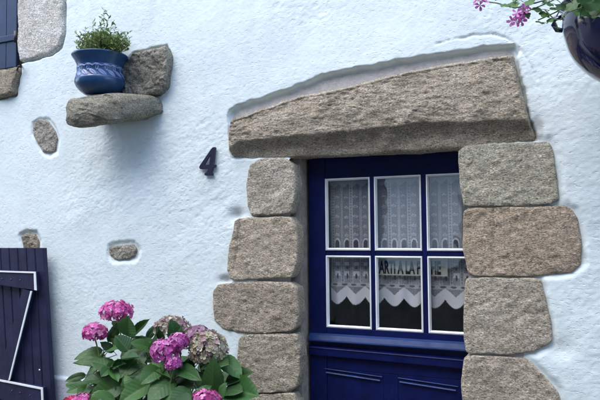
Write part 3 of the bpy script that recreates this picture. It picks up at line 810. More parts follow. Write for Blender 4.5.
# ------------------------------------------------------------------ house number
def number4():
    K = lambda x, y: (185 + x * .125, 135 + y * .125)
    outer = [(236, 97), (240, 104), (222, 236), (238, 236), (243, 243), (236, 258), (218, 262), (208, 300), (218, 308), (218, 316), (212, 322), (160, 322), (153, 316), (154, 306), (168, 298), (178, 282), (183, 266), (135, 272), (116, 270), (110, 256), (118, 240), (205, 112), (218, 98)]
    inner = [(202, 148), (148, 240), (190, 237)]
    cu = bpy.data.curves.new('n', 'CURVE'); cu.dimensions = '2D'; cu.fill_mode = 'BOTH'; cu.extrude = .004; cu.bevel_depth = .0012
    for poly in (outer, inner):
        pp = [W(*K(*p), -.02) for p in poly]
        sp = cu.splines.new('POLY'); sp.points.add(len(pp) - 1); sp.use_cyclic_u = True
        for s, p in zip(sp.points, pp): s.co = (p.x, p.z, 0, 1)
    to = bpy.data.objects.new('n', cu); COL.objects.link(to)
    me = bpy.data.meshes.new_from_object(to.evaluated_get(bpy.context.evaluated_depsgraph_get())); bpy.data.objects.remove(to)
    for v in me.vertices: v.co = (v.co.x, -.011 - v.co.z, v.co.y)
    me.materials.clear(); me.materials.append(M_DARKNUM)
    n4 = thing('house_number', 'dark metal numeral four fixed on the white wall beside the lintel', 'house number', (WX(206, 175), -.014, WZ(206, 175)))
    link('numeral', me, n4)
    for px, py in ((213, 151), (206, 173)):
        p = W(px, py, -.01); V, Fc = tube_geo([(p.x, -.016, p.z), (p.x, .016, p.z)], .0035, 8)
        mesh_obj('fixing_pin', V, Fc, M_IRON, n4)
number4()

# ------------------------------------------------------------------ open shutter, lower left
YS = -.075
def sh(px, py): return (px + (py - 248) * .058, py + (px - 20) * .0 )
def shp(px, py, y): a, b = sh(px, py); return W(a, b, y)
shutter = thing('open_shutter', 'dark purple ledged plank shutter with white edged diagonal brace folded against wall', 'shutter', tuple(shp(0, 520, YS)))
ZBOT = 545
bw = 8.6; edges = [43 - bw * k for k in range(12)]
for k in range(11):
    a, b = edges[k + 1] + .28, edges[k] - .0
    bm = bmesh.new()
    prof = [(0, .006), (.004, 0), (.046, 0), (.05, .006)]
    top = [shp(a, 248, YS), shp(b, 248, YS)]; bot = [shp(a, ZBOT, YS), shp(b, ZBOT, YS)]
    ring = []
    for (L, Rr) in (top, bot):
        e = (Rr - L); wd = e.length; e.normalize(); c = .005
        pts = [L + Vector((0, c, 0)), L + e * c, Rr - e * c, Rr + Vector((0, c, 0)), Rr + Vector((0, .028, 0)), L + Vector((0, .028, 0))]
        ring.append([bm.verts.new(p) for p in pts])
    A, B = ring; n = 6
    bm.faces.new(A); bm.faces.new(B[::-1])
    for i in range(n): bm.faces.new((A[i], B[i], B[(i + 1) % n], A[(i + 1) % n]))
    bm_obj('board', bm, M_SHUT, shutter)
def batten(name, pts, y0, y1, mat, par=shutter):
    """pts in sheared photo pixels on the shutter face"""
    bm = bmesh.new(); add_prism(bm, [(shp(a, b, y0).x, shp(a, b, y0).z) for a, b in pts], y0, y1)
    return bm_obj(name, bm, mat, par)
yb0 = YS - .028
def us(px, py): return (px - (py - 248) * .058, py)      # true pixel -> unsheared
LB1 = [us(*p) for p in [(-55, 269), (35.2, 271.8), (36.2, 290.5), (34, 290), (0, 285), (-55, 280)]]
batten('ledge', LB1, yb0, YS - .0005, M_SHUT)
batten('edge_strip', [us(*p) for p in [(-55, 269), (35.2, 271.8), (36.2, 290.5), (34.2, 290), (33.7, 273.3), (-55, 270.3)]], yb0 - .006, yb0 - .0003, M_WHITE)
BR = [us(*p) for p in [(22.5, 289), (31.8, 291.2), (9.6, 380.2), (-2.5, 379)]]
batten('brace', BR, yb0 + .001, YS - .0005, M_SHUT)
batten('edge_strip', [us(*p) for p in [(30.3, 291), (31.8, 291.2), (9.6, 380.2), (8.2, 380.6)]], yb0 - .005, yb0 + .0007, M_WHITE)
batten('ledge', [us(*p) for p in [(-55, 370.2), (8, 381.2), (42.4, 388), (43.4, 410.5), (0, 399), (-55, 388)]], yb0, YS - .0005, M_SHUT)
batten('edge_strip', [us(*p) for p in [(-55, 370.2), (8, 381.2), (42.4, 388), (43.4, 410.5), (41.8, 409), (40.8, 389.6), (7, 382.8), (-55, 371.8)]], yb0 - .006, yb0 - .0003, M_WHITE)
gs = Geo()
for px, py in ((2, 279), (11, 279.6), (20, 280.3), (39.5, 370), (12, 391), (20, 393), (30, 395.5)):
    ux, uy = us(px, py); yy = (yb0 if py != 370 else YS)
    p = shp(ux, uy, yy); gs2 = Geo(); V, Fc = lathe([(.0001, -.003), (.004, -.002), (.0055, .0), (.0055, .003)], 0, 0, 10)
    V = [(p.x + v[0], p.y + v[2], p.z + v[1]) for v in V]; mesh_obj('nail', V, Fc, M_IRON if py != 370 else M_WHITE, shutter)
for py in (300, 500):   # hinge pintles let into the wall carry the leaf
    a = shp(-51, py, YS + .028); V, Fc = tube_geo([(a.x, a.y - .012, a.z), (a.x, .06, a.z)], .011, 8); mesh_obj('hinge_pin', V, Fc, M_IRON, shutter)

# ------------------------------------------------------------------ blue shutter in the upper window
ushut = thing('window_shutter', 'closed blue plank shutter with iron strap hinge in upper left window', 'shutter', tuple(W(-70, 66, .03)))
xr = WX(16.5, 30, .03); zb = WZ(8, 68, .03) ; zt = zb + 1.15
wbd = .088
for k in range(10):
    box('board', xr - wbd * (k + 1) + .002, xr - wbd * k, .03, .058, zb, zt, M_SHUTBLUE, ushut, .005)
for zc in (WZ(8, 38, .02), zt - .2):
    box('strap_hinge', xr - .42, xr - .004, .022, .0295, zc - .019, zc + .019, M_SHUTBLUE, ushut, .003)
    V, Fc = tube_geo([(xr + .006, .02, zc - .035), (xr + .006, .02, zc + .035)], .012, 10); mesh_obj('hinge_knuckle', V, Fc, M_IRON, ushut)
    V, Fc = tube_geo([(xr + .006, .02, zc), (xr + .05, .04, zc)], .006, 8); mesh_obj('hinge_pin', V, Fc, M_IRON, ushut)
V, Fc = tube_geo([W(17, 70, -.02), W(18.5, 66, -.03), W(20.5, 65, -.035), W(22, 66.5, .02)], .005, 8); o = mesh_obj('shutter_hook', V, Fc, M_IRON); tag(o, 'small iron hook on the sill corner under the blue shutter', 'hook')
room2 = mesh_obj('room', [(xr - 1.1, .10, zb - .1), (xr + .1, .10, zb - .1), (xr + .1, .10, zt + .2), (xr - 1.1, .10, zt + .2)], [(0, 1, 2, 3)], M_ROOM, house, False)
stone([(-150, -72), (18, -70), (18, -110), (-150, -120)], -.01, .02, .16, n=30, seed=81, name='window_lintel')

# ------------------------------------------------------------------ potted plant on the shelf stone
YP = -.125
PC = W(100, 90, YP); sc = F_PX / ((PC - CAM).dot(CROT @ Vector((0, 0, -1))))
pz = lambda py: WZ(100, py, YP)
pr = lambda r: r / sc
plant = thing('potted_plant', 'small glazed blue pot of wispy green herb on the protruding stone', 'potted plant', (PC.x, YP, pz(95.0)))
ZP0 = pz(95.5)
prof = [(.001, ZP0), (pr(13), ZP0), (pr(15), ZP0 + .004), (pr(19.5), pz(91.5)), (pr(23), pz(87.5)), (pr(24.6), pz(83.5)), (pr(24.0), pz(81))]
prof2 = [(pr(22.0), pz(68)), (pr(22.6), pz(65.5)), (pr(24.5), pz(61.5)), (pr(27), pz(58)), (pr(27.6), pz(57)), (pr(27.2), pz(56.2)), (pr(26), pz(56.6)), (pr(23.5), pz(60.5)), (pr(21.5), pz(66)), (pr(21), pz(72)), (.001, pz(74))]
V1, F1 = lathe(prof, PC.x, YP, 64); gp = Geo(); gp.add(V1, F1, (0, 0, 0)); V2, F2 = lathe(prof2, PC.x, YP, 64); gp.add(V2, F2, (0, 0, 0))
pot = gp.build('pot', M_GLAZE, plant)
# moulded relief band of scrolls
nb, mb = 360, 46; V, C_, Fb = [], [], []
for i in range(mb):
    f = i / (mb - 1); z = pz(81) * (1 - f) + pz(68) * f
    r0 = pr(24.0) * (1 - f) + pr(22.0) * f - pr(.8) * math.sin(math.pi * f)
    for k in range(nb):
        th = 2 * math.pi * k / nb; cell = (th / (2 * math.pi) * 16 + .0) % 1
        h = 0.0
        # scallop garland on top, slanting leaf scrolls below, rims
        sc1 = abs(f - (.80 + .10 * abs(math.sin(math.pi * cell)))) < .055
        ux = cell - .5; fy = f - .35
        cell2 = (th / (2 * math.pi) * 16 + f * 1.4) % 1
        leaf_ = ((cell2 - .5) / .34) ** 2 + ((f - .30) / .23) ** 2
        ringd = abs(math.hypot((cell - .5) / .9, (f - .66) / 1.4) - .14)
        if sc1: h = .8
        elif leaf_ < 1: h = (1.0 - .35 * leaf_) * (1 if abs(cell2 - .5) > .03 else .35)
        elif ringd < .035: h = .8
        elif f < .05 or f > .95: h = .35
        V.append((PC.x + (r0 + .0032 * h) * math.cos(th), YP + (r0 + .0032 * h) * math.sin(th), z)); C_.append((h * (.66 + .22 * math.sin(k * .31 + i * .5)),) * 3)
for i in range(mb - 1):
    for k in range(nb): Fb.append((i * nb + k, i * nb + (k + 1) % nb, (i + 1) * nb + (k + 1) % nb, (i + 1) * nb + k))
gb = Geo(); gb.V = V; gb.F = Fb; gb.C = C_; gb.build('relief_band', M_GLAZE, plant)
V, Fc = lathe([(.001, pz(60.5) + .004), (pr(12), pz(60.5) + .002), (pr(23.2), pz(60.8))], PC.x, YP, 40); mesh_obj('soil', V, Fc, M_SOIL, plant)
gf = Geo(); rp = random.Random(5)
def small_leaf(base, d, L, wd, col, geo, cup=.2):
    d = d.normalized(); s = d.cross(Vector((rp.uniform(-1, 1), rp.uniform(-1, 1), rp.uniform(-.3, 1)))).normalized(); nn = s.cross(d)
    V = []
    for t, ww in ((0, .15), (.3, .9), (.6, 1), (.85, .55), (1, .05)):
        c = base + d * L * t - nn * cup * L * t * t
        V += [c - s * wd * ww + nn * wd * .25 * ww, c - nn * 0, c + s * wd * ww + nn * wd * .25 * ww]
    Fs = []
    for k in range(4):
        Fs += [(k * 3, k * 3 + 1, k * 3 + 4, k * 3 + 3), (k * 3 + 1, k * 3 + 2, k * 3 + 5, k * 3 + 4)]
    geo.add(V, Fs, col)
zs = pz(60.5)
tips = [(104, 9), (102, 17), (109, 15), (93, 21), (98, 25), (116, 24), (112, 21), (85, 27), (80, 36), (124, 31), (127, 42), (76, 42), (120, 36), (89, 32), (107, 28)]
tips += [(rp.gauss(103, 13), rp.uniform(31, 50)) for _ in range(215)]
for tx, ty in tips:
    tip = W(min(max(tx, 76), 130), ty, YP + rp.uniform(-.09, .09))
    b = Vector((PC.x + (tip.x - PC.x) * .45 + rp.uniform(-.02, .02), YP + (tip.y - YP) * .5, zs - .004))
    mid = (b + tip) / 2 + Vector((rp.uniform(-.012, .012), rp.uniform(-.012, .012), .015))
    pts = [b, b.lerp(mid, .6), mid, mid.lerp(tip, .6), tip]
    gf.add(*tube_geo(pts, [.0017, .0016, .0014, .0011, .0006], 5), (.13, .17, .05))
    L = (tip - b).length; n = max(5, int(L / .011))
    for k in range(n):
        f = .18 + .82 * k / n; q = pts[min(3, int(f * 4))].lerp(pts[min(4, int(f * 4) + 1)], f * 4 - int(f * 4)) if f < 1 else tip
        a = rp.uniform(0, 6.28); d = Vector((math.cos(a), math.sin(a), rp.uniform(.3, 1.3)))
        gr = rp.uniform(.7, 1.5); c_ = (.12 * gr * rp.uniform(.8, 1.35), .19 * gr, .060 * gr)
        small_leaf(q, d, rp.uniform(.016, .031), rp.uniform(.0024, .0046), c_, gf)
fo = gf.build('foliage', M_SMALL, plant); fo['kind'] = 'stuff'

# ------------------------------------------------------------------ hydrangea
YH = -.42
hyd = thing('hydrangea_bush', 'leafy hydrangea bush with pink and faded flower heads against the white wall', 'hydrangea', (WX(160, 400, YH), YH, 0))
hbase = Vector((WX(158, 400, YH), YH, 0))
def leaf_mesh(seed, cup, fold, droop):
    r_ = random.Random(seed); n, m = 14, 6; V, F_ = [], []
    ph = r_.uniform(0, 6)
    for i in range(n + 1):
        t = i / n
        hw = .36 * (math.sin(math.pi * min(1, t ** .80)) ** .62) * (1 - .12 * t) if 0 < t < 1 else .004
        if t > .82: hw *= (1 - t) / .18 * .62 + .38
        for j in range(-m, m + 1):
            s = j / m
            edge = 1 + (.028 * (1 if i % 2 else -1) if abs(j) == m and 0 < i < n else 0)
            yy = s * hw * edge
            z = fold * abs(yy) - droop * t * t + cup * (s * s) * hw * -.4 + .016 * math.sin(ph + t * 9 + s * 2.2) * abs(s) + .0015 * math.sin((t - abs(s) * .28) * 38) * abs(s)
            V.append((t + .02 * edge * 0, yy, z))
    w_ = 2 * m + 1
    for i in range(n):
        for j in range(2 * m): F_.append((i * w_ + j, (i + 1) * w_ + j, (i + 1) * w_ + j + 1, i * w_ + j + 1))
    # petiole
    Vt, Ft = tube_geo([(-.28, 0, -.06), (-.12, 0, -.015), (0, 0, -.004), (.25, 0, -.012)], [.022, .018, .016, .008], 5)
    o_ = len(V); V += [tuple(v) for v in Vt]; F_ += [tuple(i + o_ for i in f) for f in Ft]
    me = bpy.data.meshes.new('leaf'); me.from_pydata(V, [], F_); me.update(); me.polygons.foreach_set('use_smooth', [True] * len(me.polygons)); me.materials.append(M_LEAF)
    return me
LM = [leaf_mesh(k, c, f, d) for k, (c, f, d) in enumerate([(.3, .28, .14), (.1, .40, .10), (.5, .18, .22), (.2, .12, .26), (.3, .5, .05), (.4, .22, .32)])]
rl = random.Random(21)
def put_leaf(base, tip, wid, nrm, tint=(1, 1, 1), parent=hyd):
    d = tip - base; L = d.length; d.normalize()
    n = (nrm - d * nrm.dot(d)).normalized(); s = n.cross(d)
    sy = wid / .70
    m = Matrix(((d.x * L, s.x * sy, n.x * L, base.x), (d.y * L, s.y * sy, n.y * L, base.y), (d.z * L, s.z * sy, n.z * L, base.z), (0, 0, 0, 1)))
    o = link('leaf', rl.choice(LM), parent)
    o.matrix_world = PINV[parent.name] @ m if False else m
    o.matrix_basis = m; o.color = (*tint, 1)
    LEAVES.append((base, tip))
    return o
LEAVES = []
LIST = [  # base px, tip px, width px, Y of base, Y of tip, tint
 (103, 350, 74, 354.5, 11, -.36, -.46, .9), (108, 361, 73, 359, 10, -.40, -.50, .8), (86, 375, 65.5, 379, 7, -.42, -.5, .7), (112, 378, 80, 379, 13, -.46, -.55, .9),
 (89, 385, 65.5, 391, 10, -.48, -.55, 1.2), (88, 384, 80, 401, 11, -.5, -.58, 1.2), (126, 384, 87, 398, 20, -.50, -.58, 1.0),
 (129, 337, 128, 316, 19, -.40, -.44, 1.5), (108, 342, 120, 321, 9, -.34, -.36, .7), (105, 352, 119, 341, 10, -.42, -.48, 1.1), (114, 352, 102, 341, 8, -.36, -.40, .8),
 (134, 335, 148, 319, 8, -.36, -.38, .6), (146, 340, 158, 320, 9, -.34, -.36, .6), (152, 349, 132, 341, 13, -.44, -.52, 1.0), (143, 350, 119, 376, 20, -.46, -.58, 1.0),
 (148, 366, 118, 392, 20, -.50, -.62, .85), (150, 384, 118, 402, 18, -.54, -.66, 1.1), (174, 379, 147, 397, 19, -.52, -.66, 1.25), (175, 367, 198, 376, 13, -.50, -.60, 1.1),
 (177, 343, 172, 320, 13, -.42, -.46, .95), (147, 366, 170, 375, 8, -.48, -.56, 1.9), (190, 389, 172, 406, 18, -.56, -.66, .9), (212, 394, 214, 366, 17, -.50, -.58, 1.05),
 (220, 357, 240, 371, 15, -.40, -.46, 1.15), (225, 385, 252, 370, 17, -.40, -.42, .85), (226, 389, 257, 394, 24, -.44, -.50, 1.1), (220, 399, 222, 384, 10, -.56, -.60, 1.3), (195, 401, 204, 386, 11, -.60, -.64, 1.3),
 (110, 367, 116, 356, 8, -.50, -.56, 1.4), (112, 368, 124, 362, 8, -.50, -.56, 1.4), (110, 368, 101, 376, 9, -.50, -.56, 1.3), (113, 370, 118, 381, 9, -.50, -.58, 1.2),
 (188, 338, 200, 324, 9, -.38, -.40, .7), (134, 352, 151, 338, 11, -.38, -.42, .9), (190, 360, 186, 378, 10, -.44, -.5, .7), (128, 348, 110, 334, 11, -.34, -.36, .8),
 (120, 362, 138, 356, 11, -.50, -.56, 1.0), (160, 368, 140, 383, 16, -.52, -.62, .9), (198, 372, 206, 388, 12, -.46, -.54, .8), (205, 365, 222, 378, 12, -.40, -.46, .8), (98, 366, 88, 372, 8, -.44, -.48, .9),
 (122, 330, 112, 320, 8, -.34, -.34, .6), (136, 372, 128, 388, 14, -.52, -.6, 1.1), (160, 396, 176, 408, 16, -.58, -.66, 1.0), (232, 396, 244, 408, 18, -.46, -.52, 1.0), (104, 390, 96, 408, 16, -.54, -.6, 1.0),
]
camf = lambda p: (CAM - p).normalized()
for bx_, by_, tx_, ty_, wp, yb_, yt_, tn in LIST:
    b = W(bx_, by_, yb_); t_ = W(tx_, ty_, yt_)
    s_ = F_PX / ((b - CAM).dot(CROT @ Vector((0, 0, -1))))
    nrm = (camf(b) * .8 + Vector((0, -.1, .75)) + Vector((rl.uniform(-.3, .3), rl.uniform(-.2, .2), rl.uniform(-.2, .2)))).normalized()
    put_leaf(b, t_, wp / s_ * 1.28, nrm, (tn * 1.0 * rl.uniform(.85, 1.15), tn * 1.1, tn * rl.uniform(.8, 1.05)))
# fill behind and below
for k in range(235):
    px = rl.gauss(158, 42); py = rl.uniform(332, 520) if k < 150 else rl.uniform(410, 580)
    if k < 70: py = rl.uniform(336, 405)
    top = 338 + abs(px - 150) * .36
    if py < top or px < 76 + max(0, (380 - py)) * .35 or px > 228: continue
    y = rl.uniform(-.58, -.18) if py < 400 else rl.uniform(-.66, -.16)
    if py < 400: y = max(y, -.46)
    c = W(px, py, y)
    out = Vector((c.x - hbase.x, c.y - hbase.y - .0, rl.uniform(-.25, .3))); out.normalize()
    out = (out + Vector((rl.uniform(-.5, .5), rl.uniform(-.5, .3), rl.uniform(-.3, .3)))).normalized()
    L = rl.uniform(.09, .15)
    if (c + out * L).y > -.05: out.y = -abs(out.y)
    nrm = (Vector((rl.uniform(-.4, .4), -.45, 1)))
    tn = rl.uniform(.7, 1.3)
    put_leaf(c, c + out * L, L * rl.uniform(.65, .85), nrm, (tn, tn, tn))

HEADS = [  # px, py, rx px, rz px, y, kind
 (117, 312, 16.5, 11, -.38, 'pink'), (95, 333, 12.5, 9.5, -.40, 'pink'), (165, 352, 14, 13, -.54, 'deep'), (178.5, 342, 10, 8.5, -.53, 'deep'), (174, 363, 8, 6, -.56, 'deep'),
 (206, 400, 14, 10, -.62, 'pink'), (83, 402, 11, 8, -.56, 'pink'), (70, 402, 6, 4.5, -.56, 'red'),
 (172, 328, 17, 11, -.34, 'dry'), (197, 338, 15, 12, -.42, 'mauve'), (208, 349, 18, 17, -.46, 'cream'), (178, 386, 9, 7, -.44, 'dry')]
PAL = {'pink': [(.56, .10, .34), (.62, .16, .42), (.48, .07, .28), (.70, .28, .50)], 'deep': [(.50, .10, .38), (.58, .17, .46), (.42, .075, .31), (.64, .27, .52)],
       'red': [(.55, .05, .12), (.62, .10, .18)], 'dry': [(.34, .27, .22), (.42, .34, .29), (.42, .25, .30), (.30, .22, .20), (.46, .42, .32)],
       'mauve': [(.36, .20, .31), (.42, .26, .36), (.34, .25, .27), (.30, .16, .26)], 'cream': [(.46, .43, .29), (.52, .49, .35), (.40, .38, .24), (.44, .32, .32), (.55, .52, .42), (.36, .26, .26)]}
stems = []
rh = random.Random(99)
for px, py, rx, rz, y, kind in HEADS:
    c = W(px, py, y); s_ = F_PX / ((c - CAM).dot(CROT @ Vector((0, 0, -1))))
    ax_, az_ = rx / s_, rz / s_; geo = Geo(); axis = (Vector((c.x - hbase.x, -.25, .8))).normalized()
    n = int(150 * (ax_ / .07) * (az_ / .055) * .75) + 30
    fr_ = .0115 if kind != 'cream' else .0135
    for k in range(n):
        ph = math.acos(1 - 1.62 * (k + .5) / n); th = k * 2.39996 + rh.uniform(-.25, .25)
        dl = Vector((math.sin(ph) * math.cos(th), math.sin(ph) * math.sin(th), math.cos(ph)))
        rad = 1 + rh.uniform(-.17, .08)
        p = c + Vector((dl.x * ax_, dl.y * ax_ * .95, dl.z * az_)) * rad
        nn = (dl + Vector((rh.uniform(-.35, .35), rh.uniform(-.35, .35), rh.uniform(-.2, .35)))).normalized()
        e1 = nn.cross(Vector((rh.uniform(-1, 1), rh.uniform(-1, 1), rh.uniform(-1, 1)))).normalized(); e2 = nn.cross(e1)
        cb = rh.choice(PAL[kind]); g_ = rh.uniform(.8, 1.2); cb = tuple(min(.9, v * g_) for v in cb)
        fs = fr_ * rh.uniform(.8, 1.2); cupp = rh.uniform(-.15, .45) + (.3 if kind in ('cream', 'dry') else 0)
        for q in range(4):
            a = q * math.pi / 2; da = e1 * math.cos(a) + e2 * math.sin(a); db = -e1 * math.sin(a) + e2 * math.cos(a)
            Vp = [p, p + da * fs * .42 + db * fs * .46 + nn * fs * .1, p + da * fs * .95 + db * fs * .42 + nn * fs * cupp, p + da * fs * 1.12 + nn * fs * (cupp * .8), p + da * fs * .95 - db * fs * .42 + nn * fs * cupp, p + da * fs * .42 - db * fs * .46 + nn * fs * .1, p + da * fs * .6 + nn * fs * (.02 + .2 * cupp)]
            geo.add(Vp, [(0, 1, 6), (1, 2, 6), (2, 3, 6), (3, 4, 6), (4, 5, 6), (5, 0, 6)], cb)
    # branching stalks inside the head
    for k in range(14):
        th = k * 2.4; ph = .3 + .07 * k
        e = c + Vector((math.sin(ph) * math.cos(th) * ax_ * .9, math.sin(ph) * math.sin(th) * ax_ * .9, math.cos(ph) * az_ * .9))
        geo.add(*tube_geo([c - Vector((0, 0, az_ * .6)), c.lerp(e, .5), e], [.002, .0014, .001], 4), (.12, .15, .06))
    o = geo.build('flower_head', M_PETAL, hyd, False)
    if kind in ('cream', 'mauve', 'dry'): o['label'] = {'cream': 'faded cream green flower head', 'mauve': 'fading mauve flower head', 'dry': 'dried brownish flower head'}[kind]
    stems.append(c - Vector((0, 0, az_ * .55)))
gst = []
def stem(tipp, r0=.006):
    b = hbase + Vector((rh.uniform(-.10, .10), rh.uniform(-.06, .06), -.01))
    mid = b.lerp(tipp, .5) + Vector(((b.x - tipp.x) * .12, 0, .10))
    pts = [b * (1 - t) ** 2 + mid * 2 * t * (1 - t) + tipp * t * t for t in [i / 10 for i in range(11)]]
    V, Fc = tube_geo(pts, [r0 * (1.2 - .6 * i / 10) for i in range(11)], 7)
    mesh_obj('stem', V, Fc, M_STEM, hyd)
    return pts
allst = [stem(s_) for s_ in stems]
for k in range(14): allst.append(stem(W(rl.gauss(158, 38), rl.uniform(350, 400), rl.uniform(-.55, -.25))))
# petioles joining each leaf to the nearest stem
SP = [p for s_ in allst for p in s_]
for (b, t_) in LEAVES:
    near = min(SP, key=lambda p: (p - b).length + (.0 if p.z < b.z else .05))
    if (near - b).length > .02:
        back = b - (t_ - b).normalized() * .25 * (t_ - b).length
        mid = back.lerp(near, .5) + Vector((0, 0, -.01))
        V, Fc = tube_geo([b, back, mid, near], [.0018, .002, .0024, .003], 5); mesh_obj('petiole', V, Fc, M_STEM, hyd)

# ------------------------------------------------------------------ hanging pot of ivy geranium, upper right
YG = -.36
GC = W(628, 12, YG); gsx = F_PX / ((GC - CAM).dot(CROT @ Vector((0, 0, -1))))
gz = lambda py: WZ(628, py, YG)
gr_ = lambda r: r / gsx
geran = thing('hanging_pot', 'dark cobalt glazed hanging pot with trailing pink geranium at upper right', 'hanging pot', (GC.x, YG, gz(86)))
prof = [(.001, gz(86)), (gr_(12), gz(86)), (gr_(20), gz(83)), (gr_(30), gz(77)), (gr_(40), gz(68.5)), (gr_(49), gz(58)), (gr_(55), gz(47)), (gr_(59), gz(34)), (gr_(61.5), gz(22)), (gr_(61), gz(12)), (gr_(60.5), gz(7)), (gr_(62.5), gz(3)), (gr_(64), gz(1)), (gr_(63.5), gz(-1)), (gr_(60), gz(-.5)), (gr_(58), gz(6)), (gr_(57), gz(12)), (.001, gz(10))]
# smooth the profile
pp = np.array(prof); s = np.linspace(0, 1, len(pp)); u = np.linspace(0, 1, 70)
def cr_interp(a):
    out = []
    for t in u * (len(a) - 1):
        i = min(int(t), len(a) - 2); f = t - i; p0, p1, p2, p3 = a[max(i - 1, 0)], a[i], a[i + 1], a[min(i + 2, len(a) - 1)]
        out.append(.5 * (2 * p1 + (p2 - p0) * f + (2 * p0 - 5 * p1 + 4 * p2 - p3) * f * f + (3 * p1 - p0 - 3 * p2 + p3) * f ** 3))
    return np.array(out)
pr_, pzv = cr_interp(pp[:, 0]), cr_interp(pp[:, 1])
V, Fc = lathe(list(zip(np.clip(pr_, .0005, 9), pzv)), GC.x, YG, 72); mesh_obj('pot', V, Fc, M_COBALT, geran)
V, Fc = lathe([(.001, gz(4)), (gr_(57.8), gz(4.5))], GC.x, YG, 48); mesh_obj('soil', V, Fc, M_SOIL, geran)
hk = Vector((GC.x, YG, gz(-130)))
for k in range(3):
    a = math.pi + k * 2 * math.pi / 3 - .1
    dr = Vector((math.cos(a), math.sin(a), 0)); rm = Vector((GC.x, YG, gz(14))) + dr * gr_(61.5)
    pts = [rm + Vector((0, 0, -.022)), rm + dr * .018 + Vector((0, 0, -.018)), rm + dr * .030 + Vector((0, 0, .004)), rm + dr * .024 + Vector((0, 0, .024)), rm + Vector((0, 0, .028))]
    V, Fc = tube_geo(pts, .0085, 10); mesh_obj('lug', V, Fc, M_COBALT, geran)
    V, Fc = tube_geo([rm + dr * .024 + Vector((0, 0, .02)), hk], .0022, 6); mesh_obj('hanging_wire', V, Fc, M_IRON, geran)
ob = thing('wall_bracket', 'wrought iron wall bracket carrying the hanging cobalt pot', 'bracket', (GC.x, 0, hk.z))
for pts, rr in (([(GC.x, .04, hk.z + .012), (GC.x, YG, hk.z + .012), (GC.x, YG - .03, hk.z + .025)], .008), ([(GC.x, .0, hk.z - .22), (GC.x, -.1, hk.z - .17), (GC.x, -.22, hk.z + .006)], .006)):
    V, Fc = tube_geo(pts, rr, 8); mesh_obj('arm', V, Fc, M_IRON, ob)
box('wall_plate', GC.x - .02, GC.x + .02, -.010, .02, hk.z - .25, hk.z + .05, M_IRON, ob, .002)
# trailing stems: photo pixels with depth
rg = random.Random(4)
TR = [[(600, -4, -.50), (575, 0, -.52), (556, 12, -.53), (545, 17, -.53), (538, 20, -.53)], [(590, -8, -.5), (560, -4, -.52), (535, 3, -.52), (515, 8, -.51), (497, 3, -.5), (482, 1, -.5)],
      [(560, -3, -.52), (540, 6, -.53), (525, 12, -.53), (517, 17, -.53)], [(598, -2, -.55), (580, 8, -.58), (568, 12, -.60), (560, 20, -.6)], [(610, -6, -.55), (596, 2, -.60), (588, 8, -.62)],
      [(570, -6, -.5), (540, -6, -.5), (510, -4, -.5), (495, 0, -.5)], [(545, 10, -.53), (553, 18, -.53), (557, 26, -.53), (558, 31, -.53)]]
gs_ = Geo()
root = Vector((GC.x - .05, YG - .05, gz(3)))
paths = []
for tr in TR:
    pts = [W(*p) for p in tr]
    if tr[0][0] >= 570: pts = [root, root.lerp(pts[0], .5) + Vector((0, 0, .04))] + pts
    paths.append(pts); V, Fc = tube_geo(pts, .0022, 6); mesh_obj('stem', V, Fc, M_STEM, geran)
def ivy_mesh(seed):
    r_ = random.Random(seed); V = [(0, 0, .0)]; n = 40
    for k in range(n):
        a = -math.pi + 2 * math.pi * k / n
        rr = .40 + .13 * abs(math.cos(2.5 * a)) ** 1.3 - .14 * math.exp(-((abs(a) - math.pi) / .35) ** 2)
        V.append((.36 + rr * math.cos(a), rr * math.sin(a) * 1.15, .10 * math.sin(2.5 * a + r_.uniform(-.2, .2)) * rr - .25 * rr * rr + r_.uniform(-.015, .015)))
    V[0] = (.30, 0, -.02)
    F_ = [(0, 1 + k, 1 + (k + 1) % n) for k in range(n)]
    Vt, Ft = tube_geo([(-.75, 0, -.12), (-.2, 0, -.03), (.28, 0, -.035)], [.03, .026, .02], 5); o_ = len(V)
    V += [tuple(v) for v in Vt]; F_ += [tuple(i + o_ for i in f) for f in Ft]
    me = bpy.data.meshes.new('leaf'); me.from_pydata(V, [], F_); me.update(); me.polygons.foreach_set('use_smooth', [True] * len(me.polygons)); me.materials.append(M_LEAF)
    return me
IV = [ivy_mesh(k) for k in range(4)]
def ivy(p, d, L, nrm, tint):
    d = d.normalized(); n = (nrm - d * nrm.dot(d)).normalized(); s = n.cross(d)
    m = Matrix(((d.x * L, s.x * L, n.x * L, p.x), (d.y * L, s.y * L, n.y * L, p.y), (d.z * L, s.z * L, n.z * L, p.z), (0, 0, 0, 1)))
    o = link('leaf', rg.choice(IV), geran); o.matrix_basis = m; o.color = (tint, tint, tint * .9, 1)
GL = [(505, 5, 9), (514, 4, 10), (523, 8, 9), (530, 1, 12), (537, 9, 11), (545, 14, 10), (548, 3, 12), (556, 27, 9), (559, 19, 9), (553, 8, 10), (540, 22, 9), (563, 5, 14), (573, 4, 14), (583, 2, 15), (592, 4, 16), (598, 12, 15), (586, 12, 13), (576, 12, 12), (568, -4, 14), (596, -4, 18), (580, -8, 18), (605, 4, 18), (555, -6, 12), (538, -5, 11), (527, 14, 7), (515, -3, 9), (550, 20, 8), (566, 13, 9), (604, -10, 20), (590, -12, 18), (615, -6, 20), (625, -10, 20), (612, 8, 18)]
for px, py, sz in GL:
    y = -.53 if px < 565 else rg.uniform(-.66, -.52)
    p = W(px, py, y); d = Vector((rg.uniform(-1, .5), rg.uniform(-.6, .1), rg.uniform(-.9, .4)))
    L = sz / (F_PX / ((p - CAM).dot(CROT @ Vector((0, 0, -1))))) * 1.0
    nrm = Vector((rg.uniform(-.4, .4), -.7 + rg.uniform(-.3, .3), .8 + rg.uniform(-.4, .2)))
    ivy(p - d.normalized() * L * .35, d, L, nrm, rg.uniform(.8, 1.7))
